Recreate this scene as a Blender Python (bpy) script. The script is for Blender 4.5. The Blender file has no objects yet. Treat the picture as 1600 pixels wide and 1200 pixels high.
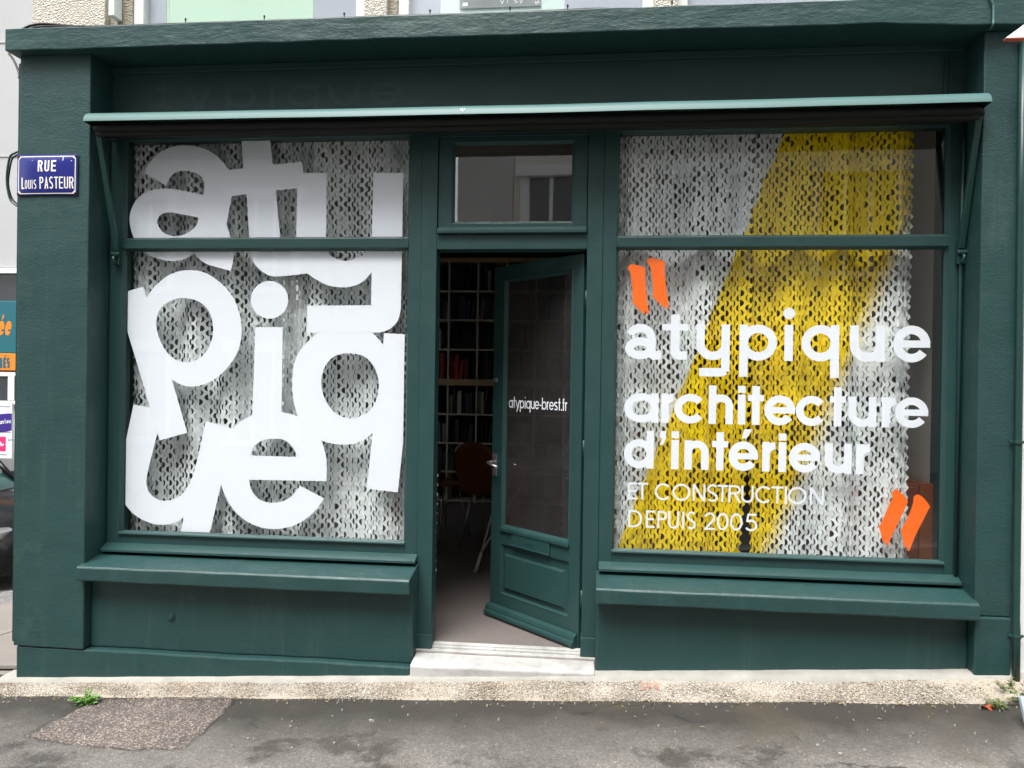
import bpy, bmesh, math, random
from mathutils import Vector, Matrix, noise
from mathutils.geometry import delaunay_2d_cdt
random.seed(7)
S = bpy.context.scene
COL = S.collection
R = math.radians

# ------------------------------------------------------------------ camera
CR = Vector((0.994588, 0.102835, 0.014793))
CU = Vector((-0.015159, 0.002776, 0.999881))
CF = Vector((-0.102782, 0.994695, -0.00432))
CC = Vector((0.0, -4.0, 1.55))
cd = bpy.data.cameras.new('camera')
cam = bpy.data.objects.new('camera', cd)
COL.objects.link(cam)
m = Matrix.Identity(4)
for i, v in enumerate((CR, CU, -CF)):
    for j in range(3):
        m[j][i] = v[j]
m.translation = CC
cam.matrix_world = m
cd.sensor_width = 36.0
cd.lens = 27.0
cd.clip_start = 0.05
cd.clip_end = 500
S.camera = cam

# ------------------------------------------------------------------ sky and sun
SUN_EL, SUN_AZ = R(64), R(200)         # azimuth from +Y clockwise: behind the camera
W = bpy.data.worlds.new('World')
S.world = W
W.use_nodes = True
wn, wl = W.node_tree.nodes, W.node_tree.links
wn.clear()
sky = wn.new('ShaderNodeTexSky')
sky.sky_type = 'NISHITA'
sky.sun_disc = False
sky.sun_elevation = SUN_EL
sky.sun_rotation = SUN_AZ
sky.dust_density = 4.0
sky.air_density = 1.0
hs = wn.new('ShaderNodeHueSaturation')
hs.inputs['Saturation'].default_value = 0.28
bg = wn.new('ShaderNodeBackground')
bg.inputs['Strength'].default_value = 0.11
wo = wn.new('ShaderNodeOutputWorld')
wl.new(sky.outputs[0], hs.inputs['Color'])
wl.new(hs.outputs[0], bg.inputs['Color'])
wl.new(bg.outputs[0], wo.inputs[0])
sd = bpy.data.lights.new('sun', 'SUN')
sd.energy = 1.9
sd.angle = R(34)
sd.color = (1.0, 0.98, 0.95)
sun = bpy.data.objects.new('sun', sd)
COL.objects.link(sun)
sdir = Vector((math.sin(SUN_AZ) * math.cos(SUN_EL), math.cos(SUN_AZ) * math.cos(SUN_EL), math.sin(SUN_EL)))
sun.rotation_euler = (-sdir).to_track_quat('-Z', 'Y').to_euler()
S.view_settings.view_transform = 'Standard'
S.view_settings.look = 'None'
S.view_settings.exposure = 1.38
S.view_settings.gamma = 1.0
S.view_settings.use_curve_mapping = False
S.cycles.transparent_max_bounces = 24
S.cycles.max_bounces = 8


# ------------------------------------------------------------------ helpers
def at(px, py, Y):
    """the place on the upright plane at depth Y that a pixel of the photograph shows"""
    d = CF + CR * ((px - 800) / 1200.0) - CU * ((py - 600) / 1200.0)
    t = (Y - CC.y) / d.y
    return CC + d * t


class MB:
    def __init__(s):
        s.v, s.f = [], []

    def add(s, vs, fs):
        o = len(s.v)
        s.v += [tuple(p) for p in vs]
        s.f += [tuple(i + o for i in f) for f in fs]
        return s

    def box(s, x0, x1, y0, y1, z0, z1):
        v = [(x0, y0, z0), (x1, y0, z0), (x1, y1, z0), (x0, y1, z0), (x0, y0, z1), (x1, y0, z1), (x1, y1, z1), (x0, y1, z1)]
        return s.add(v, [(3, 2, 1, 0), (4, 5, 6, 7), (0, 1, 5, 4), (1, 2, 6, 5), (2, 3, 7, 6), (3, 0, 4, 7)])

    def prism(s, pts, fn, a0, a1):
        """pts: 2D outline, fn(p,q,a) -> 3D"""
        n = len(pts)
        v = [fn(p[0], p[1], a0) for p in pts] + [fn(p[0], p[1], a1) for p in pts]
        f = [tuple(range(n)), tuple(range(2 * n - 1, n - 1, -1))]
        f += [((i + 1) % n, i, n + i, n + (i + 1) % n) for i in range(n)]
        return s.add(v, f)

    def profx(s, pts, x0, x1):      # outline in (y,z) swept along x
        return s.prism(pts, lambda p, q, a: (a, p, q), x0, x1)

    def plate(s, pts, y0, y1):      # outline in (x,z) swept along y
        return s.prism(pts, lambda p, q, a: (p, a, q), y0, y1)

    def slab(s, pts, z0, z1):
        return s.prism(pts, lambda p, q, a: (p, q, a), z0, z1)

    def tube(s, path, r, n=8, cap=True):
        path = [Vector(p) for p in path]
        rr = r if isinstance(r, (list, tuple)) else [r] * len(path)
        rings = []
        up = None
        for i, p in enumerate(path):
            t = (path[min(i + 1, len(path) - 1)] - path[max(i - 1, 0)]).normalized()
            if up is None:
                up = Vector((0, 0, 1)) if abs(t.z) < .9 else Vector((1, 0, 0))
            a = t.cross(up).normalized()
            up = a.cross(t).normalized()
            rings.append([p + (a * math.cos(2 * math.pi * k / n) + up * math.sin(2 * math.pi * k / n)) * rr[i] for k in range(n)])
        v = [q for ring in rings for q in ring]
        f = []
        for i in range(len(path) - 1):
            for k in range(n):
                k2 = (k + 1) % n
                f.append((i * n + k, i * n + k2, (i + 1) * n + k2, (i + 1) * n + k))
        if cap:
            f.append(tuple(range(n - 1, -1, -1)))
            f.append(tuple(range((len(path) - 1) * n, len(path) * n)))
        return s.add(v, f)

    def cyl(s, a, b, r, n=16):
        return s.tube([a, b], r, n)

    def ringrect(s, o, i, yo, yi):
        """sloping bead between rectangle o=(x0,x1,z0,z1) at depth yo and i at depth yi"""
        def c(q, y):
            return [(q[0], y, q[2]), (q[1], y, q[2]), (q[1], y, q[3]), (q[0], y, q[3])]
        v = c(o, yo) + c(i, yi) + c(o, yi)
        f = []
        for k in range(4):
            k2 = (k + 1) % 4
            f += [(k, k2, 4 + k2, 4 + k), (k2, k, 8 + k, 8 + k2), (4 + k, 4 + k2, 8 + k2, 8 + k)]
        return s.add(v, f)

    def mesh(s, name):
        me = bpy.data.meshes.new(name)
        me.from_pydata(s.v, [], s.f)
        bm = bmesh.new()
        bm.from_mesh(me)
        bmesh.ops.recalc_face_normals(bm, faces=bm.faces)
        bm.to_mesh(me)
        bm.free()
        return me

    def build(s, name, mat, parent=None, bevel=0, smooth=False, seg=2):
        me = s.mesh(name)
        return link(name, me, mat, parent, bevel, smooth, seg)


def world_of(o):
    w = o.matrix_basis.copy()
    return world_of(o.parent) @ o.matrix_parent_inverse @ w if o.parent else w


def link(name, me, mat, parent=None, bevel=0, smooth=False, seg=2):
    o = bpy.data.objects.new(name, me)
    COL.objects.link(o)
    if mat:
        me.materials.append(mat)
    if parent:
        o.parent = parent
        o.matrix_parent_inverse = world_of(parent).inverted()
    if bevel:
        b = o.modifiers.new('bevel', 'BEVEL')
        b.width = bevel
        b.segments = seg
        b.limit_method = 'ANGLE'
        b.angle_limit = R(35)
        b.harden_normals = False
    if smooth:
        for p in me.polygons:
            p.use_smooth = True
    return o


def tag(o, label=None, cat=None, group=None, kind=None):
    if label:
        o['label'] = label
    if cat:
        o['category'] = cat
    if group:
        o['group'] = group
    if kind:
        o['kind'] = kind
    return o


def thing(name, loc, label, cat, group=None):
    o = bpy.data.objects.new(name, None)
    COL.objects.link(o)
    o.location = loc
    o.empty_display_size = .1
    return tag(o, label, cat, group)


def local(name, me_or_mb, mat, parent, bevel=0, smooth=False):
    """a part modelled in its parent's own coordinates"""
    me = me_or_mb.mesh(name) if isinstance(me_or_mb, MB) else me_or_mb
    o = bpy.data.objects.new(name, me)
    COL.objects.link(o)
    if mat and not me.materials:
        me.materials.append(mat)
    o.parent = parent
    if bevel:
        b = o.modifiers.new('bevel', 'BEVEL')
        b.width = bevel
        b.segments = 2
        b.limit_method = 'ANGLE'
    if smooth:
        for p in me.polygons:
            p.use_smooth = True
    return o


def copy_tree(o, parent=None):
    c = o.copy()
    COL.objects.link(c)
    if parent:
        c.parent = parent
        c.matrix_parent_inverse = o.matrix_parent_inverse.copy()
    for ch in [k for k in bpy.data.objects if k.parent == o]:
        copy_tree(ch, c)
    return c


# ------------------------------------------------------------------ materials
def lin(r, g, b):
    f = lambda c: (c / 255 / 12.92) if c / 255 <= .04045 else ((c / 255 + .055) / 1.055) ** 2.4
    return (f(r), f(g), f(b), 1)


class NT:
    def __init__(s, name):
        s.m = bpy.data.materials.new(name)
        s.m.use_nodes = True
        s.n, s.l = s.m.node_tree.nodes, s.m.node_tree.links
        s.n.clear()
        s.out = s.n.new('ShaderNodeOutputMaterial')

    def node(s, t, **kw):
        n = s.n.new(t)
        for k, v in kw.items():
            if k in n.inputs:
                n.inputs[k].default_value = v
            else:
                setattr(n, k, v)
        return n

    def tex(s, kind, scale, detail=4, rough=.55, stretch=None):
        co = s.node('ShaderNodeTexCoord')
        src = co.outputs['Object']
        if stretch:
            mp = s.node('ShaderNodeMapping')
            mp.inputs['Scale'].default_value = stretch
            s.l.new(src, mp.inputs[0])
            src = mp.outputs[0]
        n = s.node(kind)
        n.inputs['Scale'].default_value = scale
        if kind == 'ShaderNodeTexNoise':
            n.inputs['Detail'].default_value = detail
            n.inputs['Roughness'].default_value = rough
        s.l.new(src, n.inputs['Vector'])
        return n

    def ramp(s, src, stops):
        r = s.node('ShaderNodeValToRGB')
        e = r.color_ramp.elements
        while len(e) < len(stops):
            e.new(.5)
        for k, (p, c) in enumerate(stops):
            e[k].position = p
            e[k].color = c if len(c) == 4 else (*c, 1)
        s.l.new(src, r.inputs[0])
        return r

    def mix(s, fac, a, b, mode='MIX'):
        x = s.node('ShaderNodeMix', data_type='RGBA', blend_type=mode)
        for sock, val in ((x.inputs[0], fac), (x.inputs[6], a), (x.inputs[7], b)):
            if hasattr(val, 'is_output'):
                s.l.new(val, sock)
            else:
                sock.default_value = val
        return x.outputs[2]

    def math(s, op, a, b=0.0, clamp=False):
        x = s.node('ShaderNodeMath', operation=op, use_clamp=clamp)
        for sock, val in ((x.inputs[0], a), (x.inputs[1], b)):
            if hasattr(val, 'is_output'):
                s.l.new(val, sock)
            else:
                sock.default_value = val
        return x.outputs[0]

    def bsdf(s, color, rough=.5, spec=.5, metal=0.0, bump=None):
        p = s.node('ShaderNodeBsdfPrincipled')
        for nm, val in (('Base Color', color), ('Roughness', rough), ('Metallic', metal), ('Specular IOR Level', spec)):
            if hasattr(val, 'is_output'):
                s.l.new(val, p.inputs[nm])
            else:
                p.inputs[nm].default_value = val
        nrm = None
        for h, st, dist in (bump or []):
            b = s.node('ShaderNodeBump')
            b.inputs['Strength'].default_value = st
            b.inputs['Distance'].default_value = dist
            s.l.new(h, b.inputs['Height'])
            if nrm:
                s.l.new(nrm, b.inputs['Normal'])
            nrm = b.outputs[0]
        if nrm:
            s.l.new(nrm, p.inputs['Normal'])
        s.l.new(p.outputs[0], s.out.inputs[0])
        return p


def simple(name, col, rough=.5, spec=.5, metal=0.0, var=.12, scale=6.0, bump=.0, bscale=200.0):
    t = NT(name)
    n = t.tex('ShaderNodeTexNoise', scale)
    c = t.mix(n.outputs[0], tuple(x * (1 - var) for x in col[:3]) + (1,), tuple(min(1, x * (1 + var)) for x in col[:3]) + (1,))
    bm_ = None
    if bump:
        bn = t.tex('ShaderNodeTexNoise', bscale)
        bm_ = [(bn.outputs[0], bump, .002)]
    t.bsdf(c, rough, spec, metal, bm_)
    return t.m


GREEN = (0.0158, 0.0510, 0.0495)


def green(name, mode):
    t = NT(name)
    big = t.tex('ShaderNodeTexNoise', 2.2, 5, .6)
    mid = t.tex('ShaderNodeTexNoise', 11, 6, .65)
    g = GREEN
    a = tuple(x * .86 for x in g) + (1,)
    b = tuple(x * 1.18 for x in g) + (1,)
    c = t.mix(big.outputs[0], a, b)
    dust_haze = t.ramp(mid.outputs[0], [(.62, (0, 0, 0)), (.85, (1, 1, 1))])
    c = t.mix(t.math('MULTIPLY', dust_haze.outputs[0], .34), c, (.046, .092, .084, 1))
    # tiny chips and specks of pale dirt
    sp = t.tex('ShaderNodeTexVoronoi', 26)
    chip = t.ramp(sp.outputs['Distance'], [(.03, (1, 1, 1)), (.055, (0, 0, 0))])
    gate = t.ramp(t.tex('ShaderNodeTexNoise', 7, 2).outputs[0], [(.58, (0, 0, 0)), (.64, (1, 1, 1))])
    fac = t.math('MULTIPLY', t.math('MULTIPLY', chip.outputs[0], gate.outputs[0]), .5)
    c = t.mix(fac, c, (.25, .31, .30, 1))
    if mode in ('stucco', 'render', 'plaster'):
        run = t.tex('ShaderNodeTexNoise', 1.0, 5, .6, (22, 22, 1.3))
        rf = t.ramp(run.outputs[0], [(.56, (0, 0, 0)), (.72, (1, 1, 1))])
        c = t.mix(t.math('MULTIPLY', rf.outputs[0], .30), c, (.055, .095, .088, 1))
        scuff = t.tex('ShaderNodeTexNoise', 3.5, 7, .72)
        sf = t.ramp(scuff.outputs[0], [(.60, (0, 0, 0)), (.66, (1, 1, 1))])
        c = t.mix(t.math('MULTIPLY', sf.outputs[0], .20), c, (.07, .10, .09, 1))
    rr = t.ramp(mid.outputs[0], [(.3, (.34,) * 3), (.75, (.55,) * 3)])
    bumps = []
    if mode == 'stucco':
        n1 = t.tex('ShaderNodeTexNoise', 120, 3, .55)
        n2 = t.tex('ShaderNodeTexNoise', 5, 4, .6)
        n3 = t.tex('ShaderNodeTexNoise', 1.3, 6, .7, (1, 1, 2.5))
        bumps = [(n3.outputs[0], .18, .03), (n2.outputs[0], .15, .02), (n1.outputs[0], .5, .0045)]
    elif mode == 'wood':
        n1 = t.tex('ShaderNodeTexNoise', 18, 4, .6, (9, 9, 1))
        n2 = t.tex('ShaderNodeTexNoise', 5, 3, .5)
        bumps = [(n2.outputs[0], .15, .01), (n1.outputs[0], .22, .002)]
    elif mode == 'board':
        n1 = t.tex('ShaderNodeTexNoise', 18, 4, .6, (1, 9, 9))
        n2 = t.tex('ShaderNodeTexNoise', 5, 3, .5)
        bumps = [(n2.outputs[0], .15, .01), (n1.outputs[0], .22, .002)]
    elif mode == 'plaster':
        n1 = t.tex('ShaderNodeTexNoise', 34, 6, .65, (1, 1, 2.2))
        n2 = t.tex('ShaderNodeTexNoise', 6, 5, .6, (1, 1, 3))
        bumps = [(n2.outputs[0], .3, .02), (n1.outputs[0], .35, .006)]
    elif mode == 'render':
        n1 = t.tex('ShaderNodeTexNoise', 55, 5, .6)
        n2 = t.tex('ShaderNodeTexNoise', 8, 4, .6)
        bumps = [(n2.outputs[0], .3, .015), (n1.outputs[0], .45, .004)]
    t.bsdf(c, rr.outputs[0], .45, 0, bumps)
    return t.m


M = {}
M['stucco'] = green('green_stucco', 'stucco')
M['wood'] = green('green_painted_wood', 'wood')
M['board'] = green('green_painted_board', 'board')
M['plaster'] = green('green_trowelled_plaster', 'plaster')
M['render'] = green('green_render', 'render')
M['hood'] = simple('awning_hood_metal', (.058, .140, .132, 1), .5, .5, 0, .08, 3)
M['arm'] = simple('awning_arm_paint', (.012, .046, .041, 1), .35, .5, 0, .15, 9)
M['fabric'] = simple('brown_canvas', (.006, .0062, .006, 1), .6, .3, 0, .3, 30, .5, 120)
M['vinyl'] = simple('white_vinyl', (.83, .865, .915, 1), .45, .3, 0, .01, 2)
M['orange'] = simple('orange_vinyl', (1.0, .16, .005, 1), .45, .3, 0, .02, 2)
M['white'] = simple('white_paint', (.78, .79, .78, 1), .5, .4, 0, .05, 8)
M['blue'] = simple('blue_enamel', (.018, .024, .19, 1), .22, .6, 0, .25, 6)
M['enamelwhite'] = simple('white_enamel', (.78, .76, .72, 1), .3, .5, 0, .06, 40)
M['rust'] = simple('rusty_iron', (.10, .03, .012, 1), .8, .2, 0, .4, 60)
M['black'] = simple('black_rubber', (.012, .012, .013, 1), .5, .4, 0, .2, 20)
M['steel'] = simple('brushed_steel', (.55, .55, .55, 1), .3, .5, .9, .1, 40)
M['ghost'] = simple('faded_glue_residue', (.024, .066, .063, 1), .42, .45, 0, .30, 25)


def glass(name, f0=.045, tint=(1, 1, 1, 1), dust_haze=0):
    t = NT(name)
    lw = t.node('ShaderNodeLayerWeight')
    lw.inputs['Blend'].default_value = .5
    p5 = t.math('POWER', lw.outputs['Facing'], 5.0)
    fr = t.math('ADD', t.math('MULTIPLY', p5, 1 - f0), f0, True)
    tr = t.node('ShaderNodeBsdfTransparent')
    tr.inputs[0].default_value = tint
    gl = t.node('ShaderNodeBsdfGlossy')
    gl.inputs['Roughness'].default_value = .015
    gl.inputs['Color'].default_value = (.97, .98, 1, 1)
    nz = t.tex('ShaderNodeTexNoise', 1.3, 2)
    b = t.node('ShaderNodeBump')
    b.inputs['Strength'].default_value = .02
    b.inputs['Distance'].default_value = .03
    t.l.new(nz.outputs[0], b.inputs['Height'])
    t.l.new(b.outputs[0], gl.inputs['Normal'])
    if dust_haze:  # thin pale haze mixed into the pane's own colour
        df = t.node('ShaderNodeBsdfDiffuse')
        df.inputs[0].default_value = (.62, .59, .57, 1)
        md = t.node('ShaderNodeMixShader')
        streak = t.tex('ShaderNodeTexNoise', 3.0, 6, .7)
        t.l.new(t.math('MULTIPLY', streak.outputs[0], dust_haze * 2), md.inputs[0])
        t.l.new(tr.outputs[0], md.inputs[1])
        t.l.new(df.outputs[0], md.inputs[2])
        tr = md
    mx = t.node('ShaderNodeMixShader')
    t.l.new(fr, mx.inputs[0])
    t.l.new(tr.outputs[0], mx.inputs[1])
    t.l.new(gl.outputs[0], mx.inputs[2])
    t.l.new(mx.outputs[0], t.out.inputs[0])
    return t.m


M['glass'] = glass('window_glass', .037, (.985, .99, .99, 1))
M['glassdoor'] = glass('door_glass_painted_haze', .11, (.55, .53, .53, 1), .035)  # tint and diffuse haze stand in for a grey wall's reflection
M['glassfan'] = glass('old_fanlight_glass', .11, (.9, .9, .88, 1), .012)


def asphalt(name, base, coarse, wet):
    t = NT(name)
    co = t.node('ShaderNodeTexCoord')
    sx = t.node('ShaderNodeSeparateXYZ')
    t.l.new(co.outputs['Object'], sx.inputs[0])
    big = t.tex('ShaderNodeTexNoise', 1.1, 6, .62)
    fine = t.tex('ShaderNodeTexNoise', 90, 4, .7)
    agg = t.tex('ShaderNodeTexVoronoi', coarse)
    c = t.ramp(big.outputs[0], [(.30, tuple(x * .50 for x in base)), (.5, base), (.70, tuple(x * 1.45 for x in base))]).outputs[0]
    # each stone chip its own grey
    cell = t.node('ShaderNodeSeparateColor')
    t.l.new(agg.outputs['Color'], cell.inputs[0])
    stone = t.ramp(cell.outputs[0], [(.0, (.72,) * 3), (.6, (.95, .93, .9)), (.9, (1.1, 1.07, 1.03)), (.97, (1.45, 1.42, 1.36))] if wet else [(.0, (.42,) * 3), (.6, (.75, .72, .70)), (.8, (1.1, 1.05, 1.0)), (.93, (2.1, 2.0, 1.9))])
    c = t.mix(1.0, c, stone.outputs[0], 'MULTIPLY')
    fr = t.ramp(fine.outputs[0], [(.3, (.62,) * 3), (.7, (1.2,) * 3)])
    c = t.mix(.8, c, fr.outputs[0], 'MULTIPLY')
    rough = .85
    if wet:
        # damp band that follows the foot of the wall, uneven in width
        edge = t.tex('ShaderNodeTexNoise', 2.3, 5, .65)
        dist = t.math('ADD', t.math('MULTIPLY', sx.outputs['Y'], -1.0), t.math('MULTIPLY', edge.outputs[0], -.62))
        damp = t.ramp(dist, [(.16, (1, 1, 1)), (.60, (0, 0, 0))])
        blot = t.ramp(t.tex('ShaderNodeTexNoise', 3.1, 6, .7).outputs[0], [(.52, (0, 0, 0)), (.62, (1, 1, 1))])
        dm = t.math('MAXIMUM', t.math('MULTIPLY', damp.outputs[0], .95), t.math('MULTIPLY', blot.outputs[0], .72))
        c = t.mix(dm, c, (.036, .033, .029, 1))
        moss = t.ramp(t.tex('ShaderNodeTexNoise', 1.7, 5, .65).outputs[0], [(.55, (0, 0, 0)), (.68, (1, 1, 1))])
        c = t.mix(t.math('MULTIPLY', moss.outputs[0], .62), c, (.085, .068, .042, 1))
        rr = t.ramp(dm, [(0, (.85,) * 3), (.7, (.5,) * 3)])
        rough = rr.outputs[0]
        # hairline cracks
        cr = t.tex('ShaderNodeTexVoronoi', .9)
        cr.feature = 'DISTANCE_TO_EDGE'
        wob = t.tex('ShaderNodeTexNoise', 6, 4)
        mixv = t.node('ShaderNodeVectorMath', operation='ADD')
        sc = t.node('ShaderNodeVectorMath', operation='SCALE')
        sc.inputs['Scale'].default_value = .22
        t.l.new(wob.outputs['Color'], sc.inputs[0])
        t.l.new(co.outputs['Object'], mixv.inputs[0])
        t.l.new(sc.outputs[0], mixv.inputs[1])
        t.l.new(mixv.outputs[0], cr.inputs['Vector'])
        line = t.ramp(cr.outputs['Distance'], [(.002, (1, 1, 1)), (.007, (0, 0, 0))])
        gate = t.ramp(t.tex('ShaderNodeTexNoise', 1.2, 3).outputs[0], [(.5, (0, 0, 0)), (.6, (1, 1, 1))])
        lf = t.math('MULTIPLY', t.math('MULTIPLY', line.outputs[0], gate.outputs[0]), .75)
        c = t.mix(lf, c, (.008, .008, .008, 1))
        # pale spots of old chewing gum and lime
        gum = t.tex('ShaderNodeTexVoronoi', 5.5)
        gs = t.ramp(gum.outputs['Distance'], [(.035, (1, 1, 1)), (.075, (0, 0, 0))])
        c = t.mix(t.math('MULTIPLY', gs.outputs[0], .35), c, (.22, .21, .19, 1))
    t.bsdf(c, rough, .4, 0, [(agg.outputs['Distance'], .55, .006), (fine.outputs[0], .4, .003)])
    return t.m


M['asphalt'] = asphalt('worn_asphalt', (.182, .174, .163), 150, True)
M['patch'] = asphalt('pinkish_asphalt_patch', (.17, .150, .137), 165, False)
M['oldtar'] = simple('old_tar', (.05, .047, .043, 1), .9, .2, 0, .4, 40)
M['road'] = asphalt('road_asphalt', (.20, .20, .20), 150, False)
M['cement'] = simple('pale_cement', (.32, .31, .28, 1), .9, .2, 0, .35, 9, .8, 90)
M['pebblebed'] = simple('pebble_mortar', (.36, .32, .26, 1), .9, .2, 0, .25, 20, .8, 110)
def worn_step():
    t = NT('worn_white_stone_paint')
    a = t.tex('ShaderNodeTexNoise', 5, 6, .65)
    b_ = t.tex('ShaderNodeTexNoise', 26, 5, .7)
    c = t.ramp(a.outputs[0], [(.35, (.30, .295, .28)), (.6, (.47, .47, .455))])
    wear = t.ramp(b_.outputs[0], [(.60, (0, 0, 0)), (.70, (1, 1, 1))])
    cc = t.mix(t.math('MULTIPLY', wear.outputs[0], .55), c.outputs[0], (.27, .24, .20, 1))
    t.bsdf(cc, .65, .3, 0, [(b_.outputs[0], .5, .004)])
    return t.m


M['step'] = worn_step()
M['slab'] = simple('pale_paving_slab', (.22, .20, .18, 1), .85, .3, 0, .2, 3, .5, 120)


def pebblemat():
    t = NT('washed_pebbles')
    g = t.node('ShaderNodeAttribute', attribute_name='tone')
    sp = t.node('ShaderNodeSeparateColor')
    t.l.new(g.outputs['Color'], sp.inputs[0])
    c = t.ramp(sp.outputs[0], [(0, (.17, .14, .115)), (.2, (.30, .26, .22)), (.5, (.41, .375, .33)), (.8, (.50, .475, .435)), (1, (.64, .625, .59))])
    d = t.tex('ShaderNodeTexNoise', 3, 5, .6)
    dirt = t.ramp(d.outputs[0], [(.35, (.62, .56, .48)), (.65, (1, 1, 1))])
    t.bsdf(t.mix(1.0, c.outputs[0], dirt.outputs[0], 'MULTIPLY'), .7, .35)
    return t.m


M['pebble'] = pebblemat()


def pebbledash(name, base, lo=.7):
    t = NT(name)
    v = t.tex('ShaderNodeTexVoronoi', 110)
    n = t.tex('ShaderNodeTexNoise', 60, 4, .7)
    c = t.ramp(n.outputs[0], [(.25, tuple(x * lo for x in base)), (.6, base)])
    t.bsdf(c.outputs[0], .9, .2, 0, [(v.outputs['Distance'], .9, .008), (n.outputs[0], .6, .005)])
    return t.m


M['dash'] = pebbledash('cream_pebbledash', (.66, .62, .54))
M['dashdark'] = pebbledash('shaded_pebbledash', (.46, .41, .32))  # cream pebbledash again, shade of the window returns put into its colour
M['greywall'] = simple('grey_concrete', (.42, .43, .43, 1), .85, .25, 0, .10, 1.2, .4, 60)


def curtain_mat(name, yellow):
    t = NT(name)
    nz = t.tex('ShaderNodeTexNoise', 7, 5, .6)
    fz = t.tex('ShaderNodeTexNoise', 60, 4, .6)
    silver = t.ramp(nz.outputs[0], [(.3, (.76, .81, .80)), (.7, (.87, .91, .90))]).outputs[0]
    c = silver
    if yellow:
        co = t.node('ShaderNodeTexCoord')
        sp = t.node('ShaderNodeSeparateXYZ')
        t.l.new(co.outputs['Object'], sp.inputs[0])
        a, b = at(1225, 200, .12), at(965, 845, .12)
        k1 = (b.x - a.x) / (b.z - a.z)
        c1 = a.x - k1 * a.z
        a, b = at(1410, 367, .12), at(1200, 862, .12)
        k2 = (b.x - a.x) / (b.z - a.z)
        c2 = a.x - k2 * a.z
        wob = t.math('MULTIPLY', t.math('SUBTRACT', t.tex('ShaderNodeTexNoise', 9, 3).outputs[0], .5), .05)
        x = t.math('ADD', sp.outputs['X'], wob)
        l1 = t.math('SUBTRACT', x, t.math('ADD', t.math('MULTIPLY', sp.outputs['Z'], k1), c1))
        l2 = t.math('SUBTRACT', t.math('ADD', t.math('MULTIPLY', sp.outputs['Z'], k2), c2), x)
        m1 = t.ramp(l1, [(.0, (0, 0, 0)), (.02, (1, 1, 1))]).outputs[0]
        m2 = t.ramp(t.math('ADD', l2, .05), [(.0, (0, 0, 0)), (.10, (1, 1, 1))]).outputs[0]
        yel = t.ramp(fz.outputs[0], [(.3, (.90, .63, .0005)), (.7, (.98, .75, .001))]).outputs[0]
        c = t.mix(t.math('MULTIPLY', m1, m2), silver, yel)
    rr = t.ramp(fz.outputs[0], [(.3, (.28,) * 3), (.7, (.5,) * 3)])
    t.bsdf(c, rr.outputs[0], .6, .12, [(fz.outputs[0], .25, .004)])
    return t.m


M['silver'] = curtain_mat('silver_foil_cloth', False)
M['silveryellow'] = curtain_mat('silver_foil_cloth_with_yellow_band', True)
M['yellowfoil'] = simple('yellow_foil_cloth', (.72, .55, .012, 1), .35, .6, .3, .2, 40)


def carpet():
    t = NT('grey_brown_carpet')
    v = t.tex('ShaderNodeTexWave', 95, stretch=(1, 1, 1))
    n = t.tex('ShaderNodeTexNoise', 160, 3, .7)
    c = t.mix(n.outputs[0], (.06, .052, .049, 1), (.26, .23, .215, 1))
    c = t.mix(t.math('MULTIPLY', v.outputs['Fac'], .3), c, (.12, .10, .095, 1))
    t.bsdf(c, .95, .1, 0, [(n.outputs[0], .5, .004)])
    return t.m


M['carpet'] = carpet()
M['shelf'] = simple('cream_melamine', (.62, .58, .46, 1), .5, .4, 0, .06, 4)
M['counter'] = simple('pale_beech', (.50, .36, .20, 1), .5, .4, 0, .15, 6)
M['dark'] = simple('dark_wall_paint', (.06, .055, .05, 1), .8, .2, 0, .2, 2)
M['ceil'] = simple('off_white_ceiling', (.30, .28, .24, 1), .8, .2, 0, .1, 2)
M['chair'] = simple('red_brown_plywood', (.21, .065, .024, 1), .28, .5, 0, .25, 9)
M['brown'] = simple('brown_lacquer', (.16, .050, .028, 1), .4, .5, 0, .2, 3)
M['paper'] = simple('white_paper', (.75, .75, .72, 1), .7, .2, 0, .04, 9)
M['mint'] = simple('mint_blind', (.56, .74, .60, 1), .55, .3, 0, .12, 1.1)
M['lavender'] = simple('lavender_sky_pane', (.46, .49, .55, 1), .55, .3, 0, .08, 1.3)  # sky reflected in the bare panes, painted as a blue-grey sheet
M['palemint'] = simple('pale_mint_blind', (.66, .80, .75, 1), .55, .3, 0, .06, 1.3)
M['postergrey'] = simple('grey_poster', (.27, .29, .30, 1), .6, .3, 0, .2, 6)
M['teal'] = simple('teal_sign', (.008, .115, .145, 1), .4, .5, 0, .1, 2)
M['signorange'] = simple('orange_sign', (.72, .22, .015, 1), .45, .4, 0, .05, 3)
M['darkglass'] = simple('dark_glass', (.035, .04, .045, 1), .12, .7, 0, .4, 2)
M['purple'] = simple('purple_print', (.045, .02, .22, 1), .4, .4, 0, .1, 3)
M['pink'] = simple('pink_print', (.72, .03, .18, 1), .4, .4, 0, .05, 3)
M['carpaint'] = simple('black_car_paint', (.006, .006, .007, 1), .2, .25, 0, .2, 2)
M['carglass'] = simple('green_car_glass', (.03, .09, .08, 1), .06, .8, 0, .3, 2)
M['tyre'] = simple('tyre_rubber', (.015, .015, .015, 1), .8, .3, 0, .2, 30)
M['alloy'] = simple('wheel_alloy', (.4, .4, .41, 1), .35, .5, .8, .1, 10)
M['leaf'] = simple('weed_leaf', (.095, .235, .03, 1), .5, .4, 0, .45, 45)
M['leaf2'] = simple('dull_weed_leaf', (.075, .125, .035, 1), .55, .4, 0, .45, 45)
M['deadleaf'] = simple('red_dead_leaf', (.38, .075, .03, 1), .6, .3, 0, .35, 60)
M['drystem'] = simple('dry_stem', (.30, .24, .13, 1), .8, .2, 0, .3, 40)
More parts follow.
